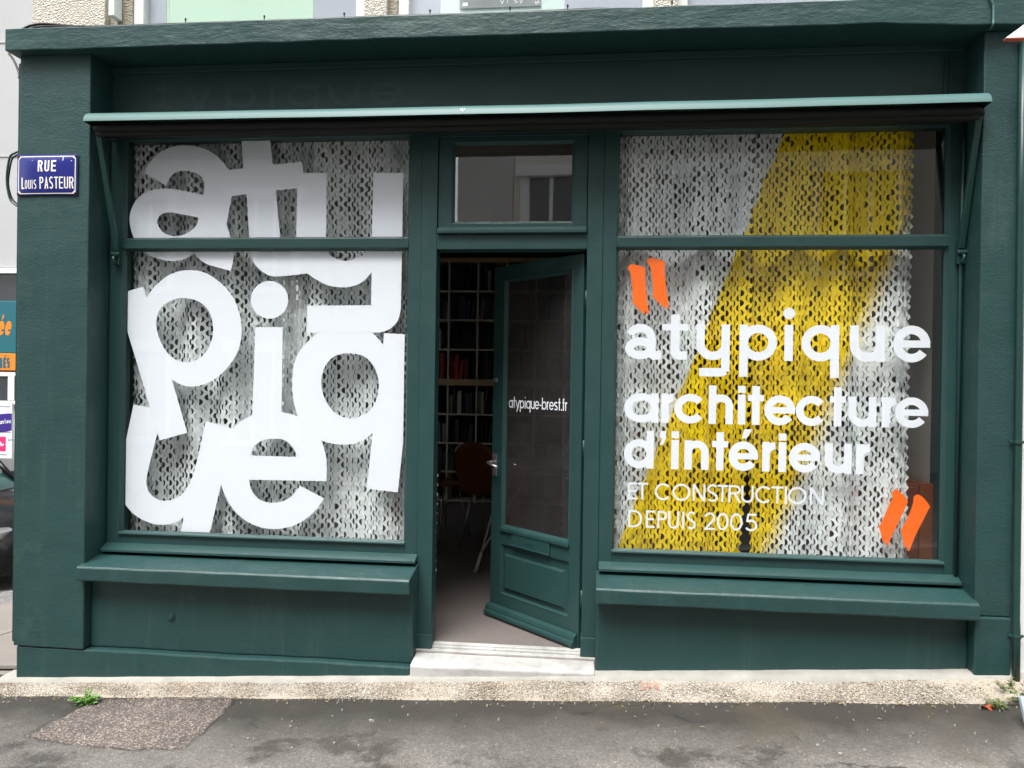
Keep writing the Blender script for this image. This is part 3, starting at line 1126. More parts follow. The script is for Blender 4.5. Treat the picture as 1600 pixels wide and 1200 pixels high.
def glyph(ch, W_, xh, cap, desc, w):
    """outline pieces of a geometric sans letter in a box 0..W_ wide; baseline 0"""
    rx, ry = W_ / 2 - w / 2, xh / 2 - w / 2
    o = []
    rect = lambda x0, x1, y0, y1: [(x0, y0), (x1, y0), (x1, y1), (x0, y1)]
    ring_ = lambda cx, cy, a, b_: stroke(arcp(cx, cy, a, b_, 0, 360, 40)[:-1], w, True)
    h = w / 2
    if ch in 'adqbpog':
        o += ring_(W_ / 2, xh / 2, rx, ry)
        if ch == 'a':
            o.append(rect(W_ - w, W_, 0, xh))
        if ch == 'd':
            o.append(rect(W_ - w, W_, 0, cap))
        if ch in 'qg':
            o.append(rect(W_ - w, W_, -desc, xh))
        if ch == 'b':
            o.append(rect(0, w, 0, cap))
        if ch == 'p':
            o.append(rect(0, w, -desc, xh))
    elif ch == 'A2':      # double storey a with a foot
        b_ = xh * .62
        o += stroke(arcp(W_ * .42, b_ / 2, W_ * .42 - h, b_ / 2 - h, 0, 360, 36)[:-1], w, True)
        o += stroke(arcp(W_ * .42, xh - W_ * .42, W_ * .42 - h, W_ * .42 - h, 158, 0, 22) + [(W_ * .84 - h, w * .9)], w)
        o += stroke([(W_ * .84 - h, b_ / 2), (W_ * .84 - h, w * .8), (W_ * .84 - h + w * .25, h * 1.05), (W_, h)], w)
    elif ch == 'c':
        o += stroke(arcp(W_ / 2, xh / 2, rx, ry, 38, 322, 34), w)
    elif ch == 'e' or ch == 'é':
        o += stroke(arcp(W_ / 2, xh / 2, rx, ry, 0, 325, 38), w)
        o.append(rect(w * .5, W_ - .0 * w, xh / 2 - w * .42, xh / 2 + w * .42))
        if ch == 'é':
            o.append([(W_ * .44, xh * 1.1), (W_ * .60, xh * 1.1), (W_ * .80, xh * 1.42), (W_ * .52, xh * 1.42)])
    elif ch in 'nh':
        o.append(rect(0, w, 0, xh if ch == 'n' else cap))
        r_ = W_ / 2 - h
        o += stroke(arcp(W_ / 2, xh - r_ - h, r_, r_, 180, 0, 22) + [(W_ - h, 0)], w)
    elif ch == 'u':
        r_ = W_ / 2 - h
        o.append(rect(W_ - w, W_, 0, xh))
        o += stroke([(h, xh)] + arcp(W_ / 2, r_ + h, r_, r_, 180, 360, 22), w)
    elif ch == 'y':       # u with a square tail
        r_ = W_ / 2 - h
        o += stroke([(h, xh)] + arcp(W_ / 2, r_ + h, r_, r_, 180, 360, 22), w)
        o.append(rect(W_ - w, W_, -desc + w * .6, xh))
        o += stroke([(W_ - h, -desc + w * .7), (W_ - h * 1.3, -desc + w * .62), (W_ - w * 1.0, -desc + h), (W_ * .1, -desc + h)], w)
    elif ch == 'v':
        o += stroke([(h * .6, xh), (W_ / 2, 0)], w) + stroke([(W_ / 2 + h * .5, -desc * .0), (W_ - h * .6, xh)], w) + stroke([(W_ - h * .6, xh), (W_ * .30, -desc)], w)
    elif ch == 'i':
        x = W_ / 2
        o.append(rect(x - h, x + h, 0, xh))
        o.append(rect(x - h, x + h, cap - w * .95, cap))
    elif ch == 'I2':      # i with a round dot
        x = W_ / 2
        o.append(rect(x - h, x + h, 0, xh))
        o.append(arcp(x, xh + w * 1.35, w * .68, w * .68, 0, 360, 28)[:-1])
    elif ch == 't':
        x = W_ * .5
        o.append(rect(x - h, x + h, 0, cap))
        o.append(rect(0, W_, xh - w * .85, xh))
    elif ch == 'T2':      # t with a foot
        x = W_ * .50
        o.append(rect(x - h, x + h, w * .5, cap))
        o.append(rect(0, W_, xh - w * .78, xh))
        o += stroke([(x, w * 1.0), (x + w * .1, w * .68), (x + w * .45, h * 1.02), (W_ * .95, h)], w)
    elif ch == 'r':
        o.append(rect(0, w, 0, xh))
        o += stroke(arcp(W_ * 1.02, xh - W_ * .98, W_ * 1.02 - h, W_ * .98 - h, 165, 92, 14), w)
    elif ch == 'f':
        o += stroke([(W_ * .42, 0), (W_ * .42, cap - W_ * .4)] + arcp(W_ * .82, cap - W_ * .4, W_ * .4, W_ * .4 - h, 180, 92, 10), w)
        o.append(rect(0, W_ * .95, xh - w * .85, xh))
    elif ch == 's':
        o += stroke(arcp(W_ / 2, xh * .74, W_ / 2 - h, xh * .26 - h, 30, 270, 18) + arcp(W_ / 2, xh * .26, W_ / 2 - h, xh * .26 - h, 90, -150, 18)[1:], w)
    elif ch == "'":
        o.append([(W_ * .1, cap), (W_, cap), (W_, cap - w * 1.0), (W_ * .55, cap - w * 1.9), (W_ * .0, cap - w * 1.9), (W_ * .42, cap - w * 1.0), (W_ * .1, cap - w)])
    elif ch == '.':
        o.append(rect(0, W_, 0, W_))
    elif ch == '-':
        o.append(rect(0, W_, xh * .42, xh * .42 + w))
    # capitals and figures
    elif ch == 'E':
        o += [rect(0, w, 0, cap), rect(0, W_, 0, w), rect(0, W_, cap - w, cap), rect(0, W_ * .92, cap * .5 - h, cap * .5 + h)]
    elif ch == 'T':
        o += [rect(W_ / 2 - h, W_ / 2 + h, 0, cap), rect(0, W_, cap - w, cap)]
    elif ch == 'I':
        o.append(rect(W_ / 2 - h, W_ / 2 + h, 0, cap))
    elif ch == 'L':
        o += [rect(0, w, 0, cap), rect(0, W_, 0, w)]
    elif ch == 'O':
        o += stroke(arcp(W_ / 2, cap / 2, W_ / 2 - h, cap / 2 - h, 0, 360, 44)[:-1], w, True)
    elif ch == 'C':
        o += stroke(arcp(W_ / 2, cap / 2, W_ / 2 - h, cap / 2 - h, 42, 318, 36), w)
    elif ch == 'N':
        o += [rect(0, w, 0, cap), rect(W_ - w, W_, 0, cap), [(0, cap), (w * 1.15, cap), (W_, 0), (W_ - w * 1.15, 0)]]
    elif ch == 'S':
        o += stroke(arcp(W_ / 2, cap * .745, W_ / 2 - h, cap * .255 - h * .6, 35, 270, 20) + arcp(W_ / 2, cap * .245 + h * .2, W_ / 2 - h, cap * .265 - h, 90, -145, 20)[1:], w)
    elif ch in 'PR':
        o.append(rect(0, w, 0, cap))
        o += stroke([(h, cap - h)] + arcp(W_ * .55, cap * .735, W_ * .45 - h, cap * .265 - h, 90, -90, 18) + [(h, cap * .47 + h)], w)
        if ch == 'R':
            o.append([(W_ * .42, cap * .50), (W_ * .42 + w * 1.1, cap * .50), (W_ * 1.04, 0), (W_ * 1.04 - w * 1.15, 0)])
    elif ch == 'U':
        r_ = W_ / 2 - h
        o += stroke([(h, cap)] + arcp(W_ / 2, r_ + h, r_, r_, 180, 360, 22) + [(W_ - h, cap)], w)
    elif ch == 'D':
        o.append(rect(0, w, 0, cap))
        o += stroke([(h, cap - h)] + [(W_ * .38, cap - h)] + arcp(W_ * .42, cap / 2, W_ * .58 - h, cap / 2 - h, 90, -90, 24) + [(h, h)], w)
    elif ch == 'A':
        o += [[(0, 0), (w * 1.1, 0), (W_ / 2 + h * .6, cap), (W_ / 2 - h * .6, cap)], [(W_ - w * 1.1, 0), (W_, 0), (W_ / 2 + h * .6, cap), (W_ / 2 - h * .6, cap)], rect(W_ * .2, W_ * .8, cap * .25, cap * .25 + w)]
    elif ch == '2':
        o += stroke(arcp(W_ / 2, cap - W_ / 2, W_ / 2 - h, W_ / 2 - h, 170, -35, 20) + [(h * 1.4, h)], w)
        o.append(rect(0, W_, 0, w))
    elif ch == '0':
        o += stroke(arcp(W_ / 2, cap / 2, W_ / 2 - h, cap / 2 - h, 0, 360, 36)[:-1], w, True)
    elif ch == '5':
        o += stroke([(W_ * .92, cap - h), (W_ * .26, cap - h), (W_ * .16, cap * .52)], w)
        o += stroke(arcp(W_ * .47, cap * .33, W_ * .52 - h, cap * .33 - h, 130, -150, 24), w)
    elif ch == '3':
        o += stroke(arcp(W_ / 2, cap * .74, W_ / 2 - h, cap * .26 - h, 150, -80, 14), w) + stroke(arcp(W_ / 2, cap * .26, W_ / 2 - h, cap * .26 - h, 80, -150, 14), w)
    elif ch == '9':
        o += stroke(arcp(W_ / 2, cap * .68, W_ / 2 - h, cap * .32 - h, 0, 360, 20)[:-1], w, True) + stroke([(W_ - h, cap * .68), (W_ * .7, 0)], w)
    return o


def flat(name, polys, mat, parent, put, holes=(), clip=None, bevel=0):
    v, f = union(polys, holes, clip)
    me = bpy.data.meshes.new(name)
    me.from_pydata([put(p[0], p[1]) for p in v], [], f)
    o = link(name, me, mat, parent)
    return o


def word_line(txt, spans, base, xh, cap, desc, w, mat, label, cat='lettering', y=.0062):
    """txt: glyph keys; spans: pixel (x0,x1) of each; base: two pixel points of the baseline; heights in metres"""
    a, b_ = at(*base[0], y), at(*base[1], y)
    z0 = (a.z + b_.z) / 2
    t = thing('window_lettering', (a.x, y, z0), label, cat, 'white words on the right window')
    for k, (ch, (p0, p1)) in enumerate(zip(txt, spans)):
        yy = base[0][1] + (base[1][1] - base[0][1]) * (p0 - base[0][0]) / (base[1][0] - base[0][0])
        x0, x1 = at(p0, yy, y).x, at(p1, yy, y).x
        pol = glyph(ch, x1 - x0, xh, cap, desc, w)
        flat('letter', pol, mat, t, lambda q, r, x0=x0: (x0 + q, y, z0 + r))
    return t


S3 = 1 / 300.0
word_line(['A2', 'T2', 'y', 'p', 'I2', 'q', 'u', 'e'],
          [(976.5, 1033), (1034, 1075), (1087.5, 1140), (1155, 1213.5), (1224, 1240), (1252, 1311), (1327.5, 1382.5), (1395, 1453)],
          ((1000, 560.3), (1430, 567.5)), .183, .232, .083, .0425, M['vinyl'], 'large bold white first line of lettering, lower case, on the right window')
word_line(list('architecture'),
          [(975, 1028.5), (1033, 1052), (1053.5, 1103), (1107, 1145), (1152, 1165), (1168, 1193), (1194, 1242), (1243, 1292), (1296, 1321), (1325.5, 1369), (1377.5, 1399), (1398.5, 1450)],
          ((990, 659.8), (1430, 669)), .152, .197, .05, .0375, M['vinyl'], 'bold white second line of lettering in the middle of the right window')
word_line(list("d'intérieur"),
          [(974.5, 1021), (1030, 1040), (1048, 1060.5), (1069, 1107), (1112, 1137), (1138, 1184), (1190.5, 1211), (1216, 1228), (1232.5, 1281), (1288.5, 1330.5), (1337, 1359)],
          ((990, 732), (1340, 740)), .150, .195, .05, .0375, M['vinyl'], 'bold white third line of lettering, above the thin capitals on the right window')
word_line(list('ETCONSTRUCTION'),
          [(981, 996), (995, 1012), (1023, 1049), (1050.5, 1078.5), (1082, 1102), (1105, 1121.5), (1120.5, 1137), (1138, 1157), (1158, 1177.5), (1180, 1206.5), (1205, 1224), (1226, 1229.5), (1231, 1260), (1265, 1287)],
          ((985, 780.5), (1280, 788.5)), .06, .0875, .03, .0105, M['vinyl'], 'thin white capitals, upper of the two thin lines on the right window')
word_line(list('DEPUIS2005'),
          [(981, 1003), (1009, 1023), (1027, 1042), (1044, 1061), (1065.5, 1069), (1073, 1087), (1100, 1117), (1120, 1138), (1140.5, 1160), (1164, 1183.5)],
          ((985, 824), (1180, 830)), .06, .0895, .03, .0105, M['vinyl'], 'thin white capitals and a year, lowest line of lettering on the right window')


def px_poly(zx, zy, ox, oy, pts, y):
    return [tuple((at(ox + p[0] / zx, oy + p[1] / zy, y).x, at(ox + p[0] / zx, oy + p[1] / zy, y).z)) + ((1,) if len(p) > 2 else ()) for p in pts]


# brush-like quotation marks
qy = .0068
q1 = thing('quotation_mark', at(1012, 450, qy), 'orange brush-stroke quotation mark in the upper left corner of the right window', 'window graphic', 'orange quotation marks')
for pts in ([(203, 98, 1), (220, 70), (245, 64), (300, 77), (343, 92, 1), (340, 140), (345, 250), (358, 370), (374, 458, 1), (358, 450), (345, 420, 1), (338, 458, 1), (318, 440), (270, 395), (244, 365, 1), (240, 260), (228, 150), (215, 112)],
            [(354, 55, 1), (362, 25), (385, 12), (440, 25), (495, 42, 1), (493, 120), (505, 250), (520, 350), (528, 414, 1), (515, 405), (508, 375, 1), (500, 412, 1), (480, 395), (430, 350), (401, 320, 1), (400, 230), (385, 110), (370, 65)]):
    flat('brush_stroke', [smooth_path(px_poly(5, 5, 940, 400, pts, qy), 5)], M['orange'], q1, lambda a, b_: (a, qy, b_))
q2 = thing('quotation_mark', at(1415, 812, qy), 'orange brush-stroke quotation mark in the lower right corner of the right window', 'window graphic', 'orange quotation marks')
for pts in ([(965, 655, 1), (985, 630), (1005, 624), (1050, 658), (1093, 710, 1), (1085, 740), (1020, 880), (970, 980), (935, 1066, 1), (922, 1050), (928, 1020, 1), (912, 1042, 1), (897, 1030), (880, 960), (865, 918, 1), (900, 850), (940, 760), (970, 690)],
            [(1135, 690, 1), (1150, 670), (1180, 665), (1225, 700), (1268, 758, 1), (1250, 790), (1200, 890), (1150, 990), (1105, 1106, 1), (1088, 1092), (1096, 1055, 1), (1078, 1080, 1), (1062, 1062), (1050, 990), (1038, 942, 1), (1070, 880), (1110, 800), (1135, 720)]):
    flat('brush_stroke', [smooth_path(px_poly(5, 5, 1200, 640, pts, qy), 5)], M['orange'], q2, lambda a, b_: (a, qy, b_))

# giant overlapping letters of the left window
K = 1066.7
low = lambda L: [((p[0], p[1] + K) + ((1,) if len(p) > 2 else ())) for p in L]
BIG = [
    # a
    ([(147, 232, 1), (185, 172), (240, 122), (300, 98), (355, 90), (430, 98), (500, 125), (555, 170), (592, 219, 1), (640, 300, 1), (608, 355, 1), (580, 500, 1), (624, 645, 1), (603, 744, 1), (522, 723), (472, 706), (438, 682), (408, 650, 1), (370, 679), (300, 692), (220, 680), (140, 640), (100, 580), (80, 520), (75, 470), (85, 420), (110, 375), (150, 340), (205, 320), (265, 316), (330, 322), (460, 349, 1), (465, 300), (455, 265), (430, 240), (390, 226), (350, 223), (310, 234), (283, 265), (266, 300, 1)],
     [[(220, 495), (226, 465), (250, 445), (290, 440), (350, 450), (435, 467, 1), (420, 510), (380, 545), (330, 562), (290, 561), (245, 540)]]),
    # t
    ([(658, 55, 1), (806, 55, 1), (821, 191, 1), (974, 176, 1), (988, 309, 1), (836, 325, 1), (866, 640, 1), (990, 640, 1), (1000, 757, 1), (930, 766), (830, 773), (785, 760), (745, 730), (716, 690), (703, 640), (698, 560, 1), (684, 344, 1), (606, 355, 1), (588, 218, 1), (668, 210, 1)], []),
    # y
    ([(948, 234, 1), (1102, 234, 1), (1098, 572, 1), (1105, 640), (1135, 672), (1200, 692), (1265, 674), (1308, 645), (1337, 572, 1), (1344, 234, 1), (1500, 234, 1), (1495, 572, 1), (1489, 880, 1), (1486, 950), (1470, 1005), (1435, 1043), (1390, 1062), (1330, 1067, 1), (1000, 1066, 1), (1000, 925, 1), (1333, 923, 1), (1335, 752, 1), (1290, 800), (1235, 824), (1180, 830), (1110, 820), (1045, 788), (990, 745), (958, 680), (943, 572, 1)], []),
    # p
    ([(6, 866, 1), (145, 827, 1), (163, 885, 1), (200, 832), (265, 775), (325, 748), (390, 740), (470, 755), (555, 812), (618, 890), (650, 980), (658, 1060), (645, 1145), (605, 1222), (540, 1292), (470, 1332), (400, 1347), (345, 1338), (295, 1310, 1), (375, 1587, 1), (232, 1627, 1)],
     [[(360, 885), (438, 905), (490, 960), (510, 1040), (500, 1111), (470, 1170), (425, 1207), (370, 1220), (310, 1203), (260, 1155), (228, 1090), (213, 1020), (225, 960), (260, 915), (310, 892)]]),
    # i
    ([(730, 1037, 1), (872, 1037, 1), (866, 1500, 1), (714, 1512, 1)], []),
    # dot of the i
    ([(803.5 + 97 * math.cos(a), 894.5 + 98 * math.sin(a)) for a in [i * math.pi / 10 for i in range(20)]], []),
    # q
    (low([(1395, 62, 1), (1370, 30), (1330, -5), (1270, -30), (1200, -38), (1120, -28), (1050, 5), (1000, 48), (960, 95), (932, 160), (922, 240), (925, 320), (937, 390), (960, 450), (1005, 510), (1068, 558), (1130, 577), (1210, 582), (1280, 565), (1340, 523, 1), (1310, 812, 1), (1472, 831, 1), (1558, 10, 1), (1400, 2, 1)]),
     [low([(1222, 107), (1290, 120), (1340, 165), (1368, 230), (1372, 290), (1355, 360), (1320, 410), (1265, 440), (1215, 445), (1150, 420), (1105, 370), (1080, 310), (1073, 250), (1090, 180), (1130, 130), (1175, 111)])]),
    # u
    (low([(95, 373, 1), (240, 400, 1), (220, 520, 1), (187, 650), (166, 740), (163, 790), (180, 835), (215, 865), (255, 875), (305, 866), (350, 838), (385, 790), (405, 740), (422, 680), (472, 461, 1), (615, 500, 1), (552, 785, 1), (492, 1045, 1), (339, 1045, 1), (357, 957, 1), (320, 985), (250, 1000), (180, 990), (110, 955), (60, 905), (30, 850), (25, 780), (40, 640)]), []),
    # e
    (low([(613, 500), (680, 445), (760, 418), (830, 412), (900, 420), (960, 440), (1020, 490), (1070, 556), (1095, 630), (1101, 700), (1100, 773, 1), (697, 765, 1), (705, 805), (722, 840), (755, 870), (800, 884), (845, 884), (890, 870), (928, 840), (962, 797, 1), (1088, 862, 1), (1045, 922), (985, 975), (910, 1010), (825, 1022), (740, 1008), (660, 965), (600, 900), (560, 820), (545, 740), (550, 650), (575, 565)]),
     [low([(704, 639, 1), (720, 595), (755, 565), (800, 553), (870, 555), (910, 580), (935, 615), (943, 646, 1)])]),
]
bt = thing('window_lettering', (-1.77, .006, .7), 'giant white overlapping letters covering the left shop window', 'lettering')
clipL = [[(GX[0] + .0, GZ[3]), (GX[1] - .012, GZ[3]), (GX[1] - .012, GZ[2]), (GX[0] + .0, GZ[2])], [(GX[0], GZ[1]), (GX[1] - .012, GZ[1]), (GX[1] - .012, GZ[0]), (GX[0], GZ[0])]]
ZS = 10 / 3
for k, (outl, hol) in enumerate(BIG):
    y = .0060 + k * .00012
    po = smooth_path(px_poly(ZS, ZS, 180, 200, outl, .006), 6)
    ho = [smooth_path(px_poly(ZS, ZS, 180, 200, h_, .006), 6) for h_ in hol]
    flat('letter', [po], M['vinyl'], bt, lambda a, b_, y=y: (a, y, b_), ho, clipL)

# web address on the door glass
lt = []
txt = list('atypique-brest.fr')
ws = [.036, .020, .034, .038, .010, .038, .031, .036, .016, .038, .016, .036, .028, .020, .008, .018, .016]
txt[2] = 'v'
u = .625
tot = sum(ws) + .0 * len(ws)
gap = (.488 - tot) / (len(ws) - 1)
pol = []
for ch, wd in zip(txt, ws):
    for q in glyph(ch, wd, .046, .066, .020, .0068):
        pol.append([(u - .625 - p[0], p[1]) for p in q])
    u -= wd + gap
flat('web_address', pol, M['vinyl'], DOOR, lambda a, b_: dl(.625 + a, -.0165, 1.392 + b_))

# traces of old letters on the fascia
gp = []
for ch, x0p, x1p in (('T2', 243, 268), ('v', 290, 330), ('p', 352, 400), ('I2', 418, 432), ('q', 448, 498), ('u', 512, 562), ('e', 578, 628)):
    a, b_ = at(x0p, 168, -.0205), at(x1p, 168, -.0205)
    gp += [[(a.x + p[0], 3.0 + p[1] * .9) for p in q] for q in glyph(ch, b_.x - a.x, .135, .16, .03, .026)]
flat('old_letter_traces', gp, M['ghost'], fas, lambda a, b_: (a, -.0206, b_))

# ------------------------------------------------------------------ curtains
CW, CH = .0195, .0515


def curtain(x0, x1, z0, z1, Y0, seed, mat, label, edgefn=None, fold=1.0):
    rnd = random.Random(seed)
    nc = max(2, round((x1 - x0) / CW))
    nr = math.ceil((z1 - z0) / CH) + 1
    vs, fs = [], []
    cx0 = (x0 + x1) / 2

    def warp(x, z, dy=0.0):
        s1 = noise.noise((x * 3.1 + seed, 0, z * .12))
        y = Y0 + fold * (.024 * math.sin(x * 23 + 2.3 * noise.noise((x * 1.7, z * .25, seed)) * 2) + .022 * s1 + .006 * noise.noise((x * 13, z * 1.2, seed)) + .005 * noise.noise((x * 34, z * 20, seed)))
        pin = fold * .006 * math.sin(x * 46 + 4 * noise.noise((x * 2, z * .3, seed + 9)))
        xx = x + pin + .006 * noise.noise((x * 4, z * 4, seed + 3))
        if edgefn:
            xx = edgefn(xx, z)
        return (xx, y + dy, z)

    H8 = CH / 8
    grid = {}

    def bv(c, k):
        key = (c, k)
        if key not in grid:
            grid[key] = len(vs)
            x = x0 + c * CW
            z = z1 - k * H8
            if c == 0 or c == nc:
                x += .009 * math.sin(k * math.pi / 4) * (1 if c else -1)
            vs.append(warp(x, z))
        return grid[key]

    for c in range(nc):
        s_ = -1 if c % 2 == 0 else 1
        off = 0 if c % 2 == 0 else 4
        xl = x0 + c * CW
        xt = xl + (CW * .90 if s_ < 0 else CW * .10)
        bul = CW * .80
        for r_ in range(-1, nr):
            k0 = r_ * 8 + off
            if k0 < 0 or k0 + 8 > nr * 8:
                continue
            zc = z1 - (k0 + 4) * H8
            if zc - CH / 2 < z0 - .03:
                continue
            hh = CH * .335
            zone = noise.noise((xl * 3.5, zc * 2.6, seed + 20)) * .55 + noise.noise((xl * 11, zc * 7, seed + 40)) * .4
            op = .44 + zone * .85 + rnd.gauss(0, .15)
            if rnd.random() < .16 + .25 * max(0, zone):
                op += rnd.uniform(.3, .6)
            op = min(1.04, max(.13, op))
            sg = -1 if rnd.random() < .72 else 1
            tilt = rnd.uniform(-.25, .25)
            L = [bv(c, k0 + j) for j in range(9)]
            Rt = [bv(c + 1, k0 + j) for j in range(9)]
            outer, flap, chord = [], [], []
            for j in range(9):
                ph = R(90 - 180 * j / 8)
                z = zc + hh * math.sin(ph)
                cphi = math.cos(ph)
                if j in (0, 8):
                    i_ = len(vs)
                    vs.append(warp(xt, z))
                    outer.append(i_); flap.append(i_); chord.append(i_)
                else:
                    outer.append(len(vs)); vs.append(warp(xt + s_ * bul * cphi, z))
                    a_ = min(1.05, max(.05, op + tilt * math.sin(ph) * .5))
                    flap.append(len(vs)); vs.append(warp(xt + s_ * bul * cphi * (1 - a_), z, sg * bul * cphi * .85 * math.sqrt(a_)))
                    chord.append(len(vs)); vs.append(warp(xt, z))
            A, B = (L, Rt) if s_ < 0 else (Rt, L)
            n0 = len(fs)
            for j in range(8):
                fs.append((A[j], A[j + 1], outer[j + 1], outer[j]))
                fs.append((chord[j], chord[j + 1], B[j + 1], B[j]))
                if j == 0:
                    fs.append((flap[0], flap[1], chord[1]))
                elif j == 7:
                    fs.append((flap[7], flap[8], chord[7]))
                else:
                    fs.append((flap[j], flap[j + 1], chord[j + 1], chord[j]))
            fs.append((A[0], outer[0], B[0]))
            fs.append((B[8], outer[8], A[8]))
            if s_ > 0:
                fs[n0:] = [f[::-1] for f in fs[n0:]]
    me = bpy.data.meshes.new('mesh_curtain')
    me.from_pydata(vs, [], [tuple(dict.fromkeys(f)) for f in fs])
    o = link('mesh_curtain', me, mat, None, 0, True)
    return tag(o, label, 'curtain', 'slashed foil mesh curtains in the windows')


def gapL(x, z):
    t = max(0, min(1, (z - 1.05) / .12))
    return x - .030 * t * max(0, (x + 1.1) / .26) if x > -1.1 else x


curtain(-2.585, -1.865, .60, 2.95, .105, 11, M['silver'], 'silver slashed mesh curtain behind the left half of the giant white letters')
curtain(-1.885, -.838, .50, 2.95, .118, 23, M['silver'], 'silver slashed mesh curtain behind the right half of the giant white letters', gapL)


def rgap(x, z):
    t = max(0, min(1, (1.25 - z) / .6))
    return x - .03 * t * max(0, (x - .6) / .215) if x > .6 else x


def lgap(x, z):
    t = max(0, min(1, (1.25 - z) / .6))
    return x + .022 * t * max(0, (1.0 - x) / .18) if x < 1.0 else x


curtain(.085, .815, .585, 2.95, .108, 37, M['silveryellow'], 'slashed mesh curtain, silver left and yellow right, behind the start of the right window words', rgap)
curtain(.822, 1.625, .585, 2.95, .116, 51, M['silveryellow'], 'slashed mesh curtain, yellow left and silver right, with a free scalloped right edge', lgap)
# ------------------------------------------------------------------ awning
aw = thing('awning', (-.41, -.2, 2.2), 'closed awning with pale green metal hood and dark brown cloth above the windows', 'awning')
hp = [(-.205, 2.913), (-.232, 2.911), (-.262, 2.903), (-.285, 2.889), (-.298, 2.870), (-.303, 2.850), (-.300, 2.8495), (-.294, 2.868), (-.281, 2.886), (-.260, 2.899), (-.231, 2.907), (-.205, 2.909)]
nx = 60
vs, fs = [], []
k = len(hp)
for i in range(nx + 1):
    x = -2.616 + (1.792 + 2.616) * i / nx
    sag = -.006 * math.sin(math.pi * i / nx) + .0015 * noise.noise((x * 2, 0, 0))
    for (y, z) in hp:
        vs.append((x, y, z + sag))
for i in range(nx):
    for j in range(k):
        fs.append((i * k + j, i * k + (j + 1) % k, (i + 1) * k + (j + 1) % k, (i + 1) * k + j))
fs += [tuple(range(k)), tuple(range((nx + 1) * k - 1, nx * k - 1, -1))]
hd = MB().add(vs, fs).build('hood', M['hood'], aw, 0, True)
hd.modifiers.new('edges', 'EDGE_SPLIT').split_angle = R(50)
P(MB().box(-2.612, 1.788, -.2045, -.0365, 2.895, 2.9085), 'cassette_top', M['arm'], aw, .002)
for x in (-2.6150, 1.7885):
    P(MB().profx(hp[:6] + [(-.296, 2.848), (-.04, 2.84), (-.04, 2.9)], x, x + .0025), 'end_cap', M['arm'], aw, 0)


def roll(y, z, r, seed, x0=-2.598, x1=1.775):
    path, rr = [], []
    for i in range(121):
        x = x0 + (x1 - x0) * i / 120
        path.append((x, y + .004 * noise.noise((x * 2.3, seed, 0)), z - .004 * math.sin(math.pi * i / 120) + .004 * noise.noise((x * 1.9, seed, 5))))
        rr.append(r * (1 + .10 * noise.noise((x * 5, seed, 2))) * (.7 if i in (0, 120) else 1))
    return MB().tube(path, rr, 14)


roll(-.235, 2.836, .024, 1).build('rolled_cloth', M['fabric'], aw, 0, True)
roll(-.215, 2.812, .021, 2).build('valance_fold', M['fabric'], aw, 0, True)
roll(-.165, 2.842, .040, 3, -2.60, 1.78).build('cloth_roller', M['fabric'], aw, 0, True)
for sx, xb, xa in ((-1, -2.585, -2.588), (1, 1.782, 1.777)):
    top, bot = Vector((xa, -.215, 2.828)), Vector((xb - sx * .005, -.062, 2.225))
    d = (bot - top).normalized()
    sdv = Vector((1, 0, 0))
    nv = d.cross(sdv).normalized()
    b = MB()
    w_, h_ = .014, .010
    c = [(w_, h_), (-w_, h_), (-w_, -h_), (w_, -h_)]
    b.add([top + sdv * p + nv * q for p, q in c] + [bot + sdv * p + nv * q for p, q in c], [(0, 1, 2, 3), (7, 6, 5, 4)] + [(i, (i + 1) % 4, 4 + (i + 1) % 4, 4 + i) for i in range(4)])
    arm = P(b, 'folding_arm', M['arm'], aw, .003)
    b = MB()
    b.box(xb - .018, xb + .018, -.060, -.031, 2.150, 2.262)
    b.cyl((xb - .022, -.062, 2.206), (xb + .022, -.062, 2.206), .013, 14)
    P(b, 'pivot_bracket', M['arm'], aw, .003)
    b = MB()
    b.tube([(xb, -.06, 2.20), (xb, -.085, 2.185), (xb - sx * .004, -.085, 2.165), (xb - sx * .01, -.07, 2.155)], .006, 8)
    P(b, 'hook', M['arm'], aw, 0, True)
    P(MB().cyl((xa - .019, -.215, 2.828), (xa + .019, -.215, 2.828), .017, 14), 'end_joint', M['fabric'], aw, .003)
# a bird-foot scratch in the hood's paint
sx_ = []
hpnt = at(723, 175, -.296)
for path in ([(0, -.012), (0, .012)], [(-.011, .010), (-.007, .0), (0, -.004)], [(.011, .010), (.007, .0), (0, -.004)]):
    sx_ += [[(hpnt.x + p[0], 2.8705 + p[1]) for p in q] for q in stroke(path, .0022)]
flat('paint_scratch', sx_, M['vinyl'], hd, lambda a, b_: (a, -.3005 - (b_ - 2.8705) * -.35, b_ - .006))

# ------------------------------------------------------------------ street name plate
sg = thing('street_sign', (-2.878, -.212, 2.49), 'blue enamel street name plate on the left green pillar', 'street sign')
sx0, sx1, sz0, sz1 = -3.047, -2.706, 2.492, 2.707
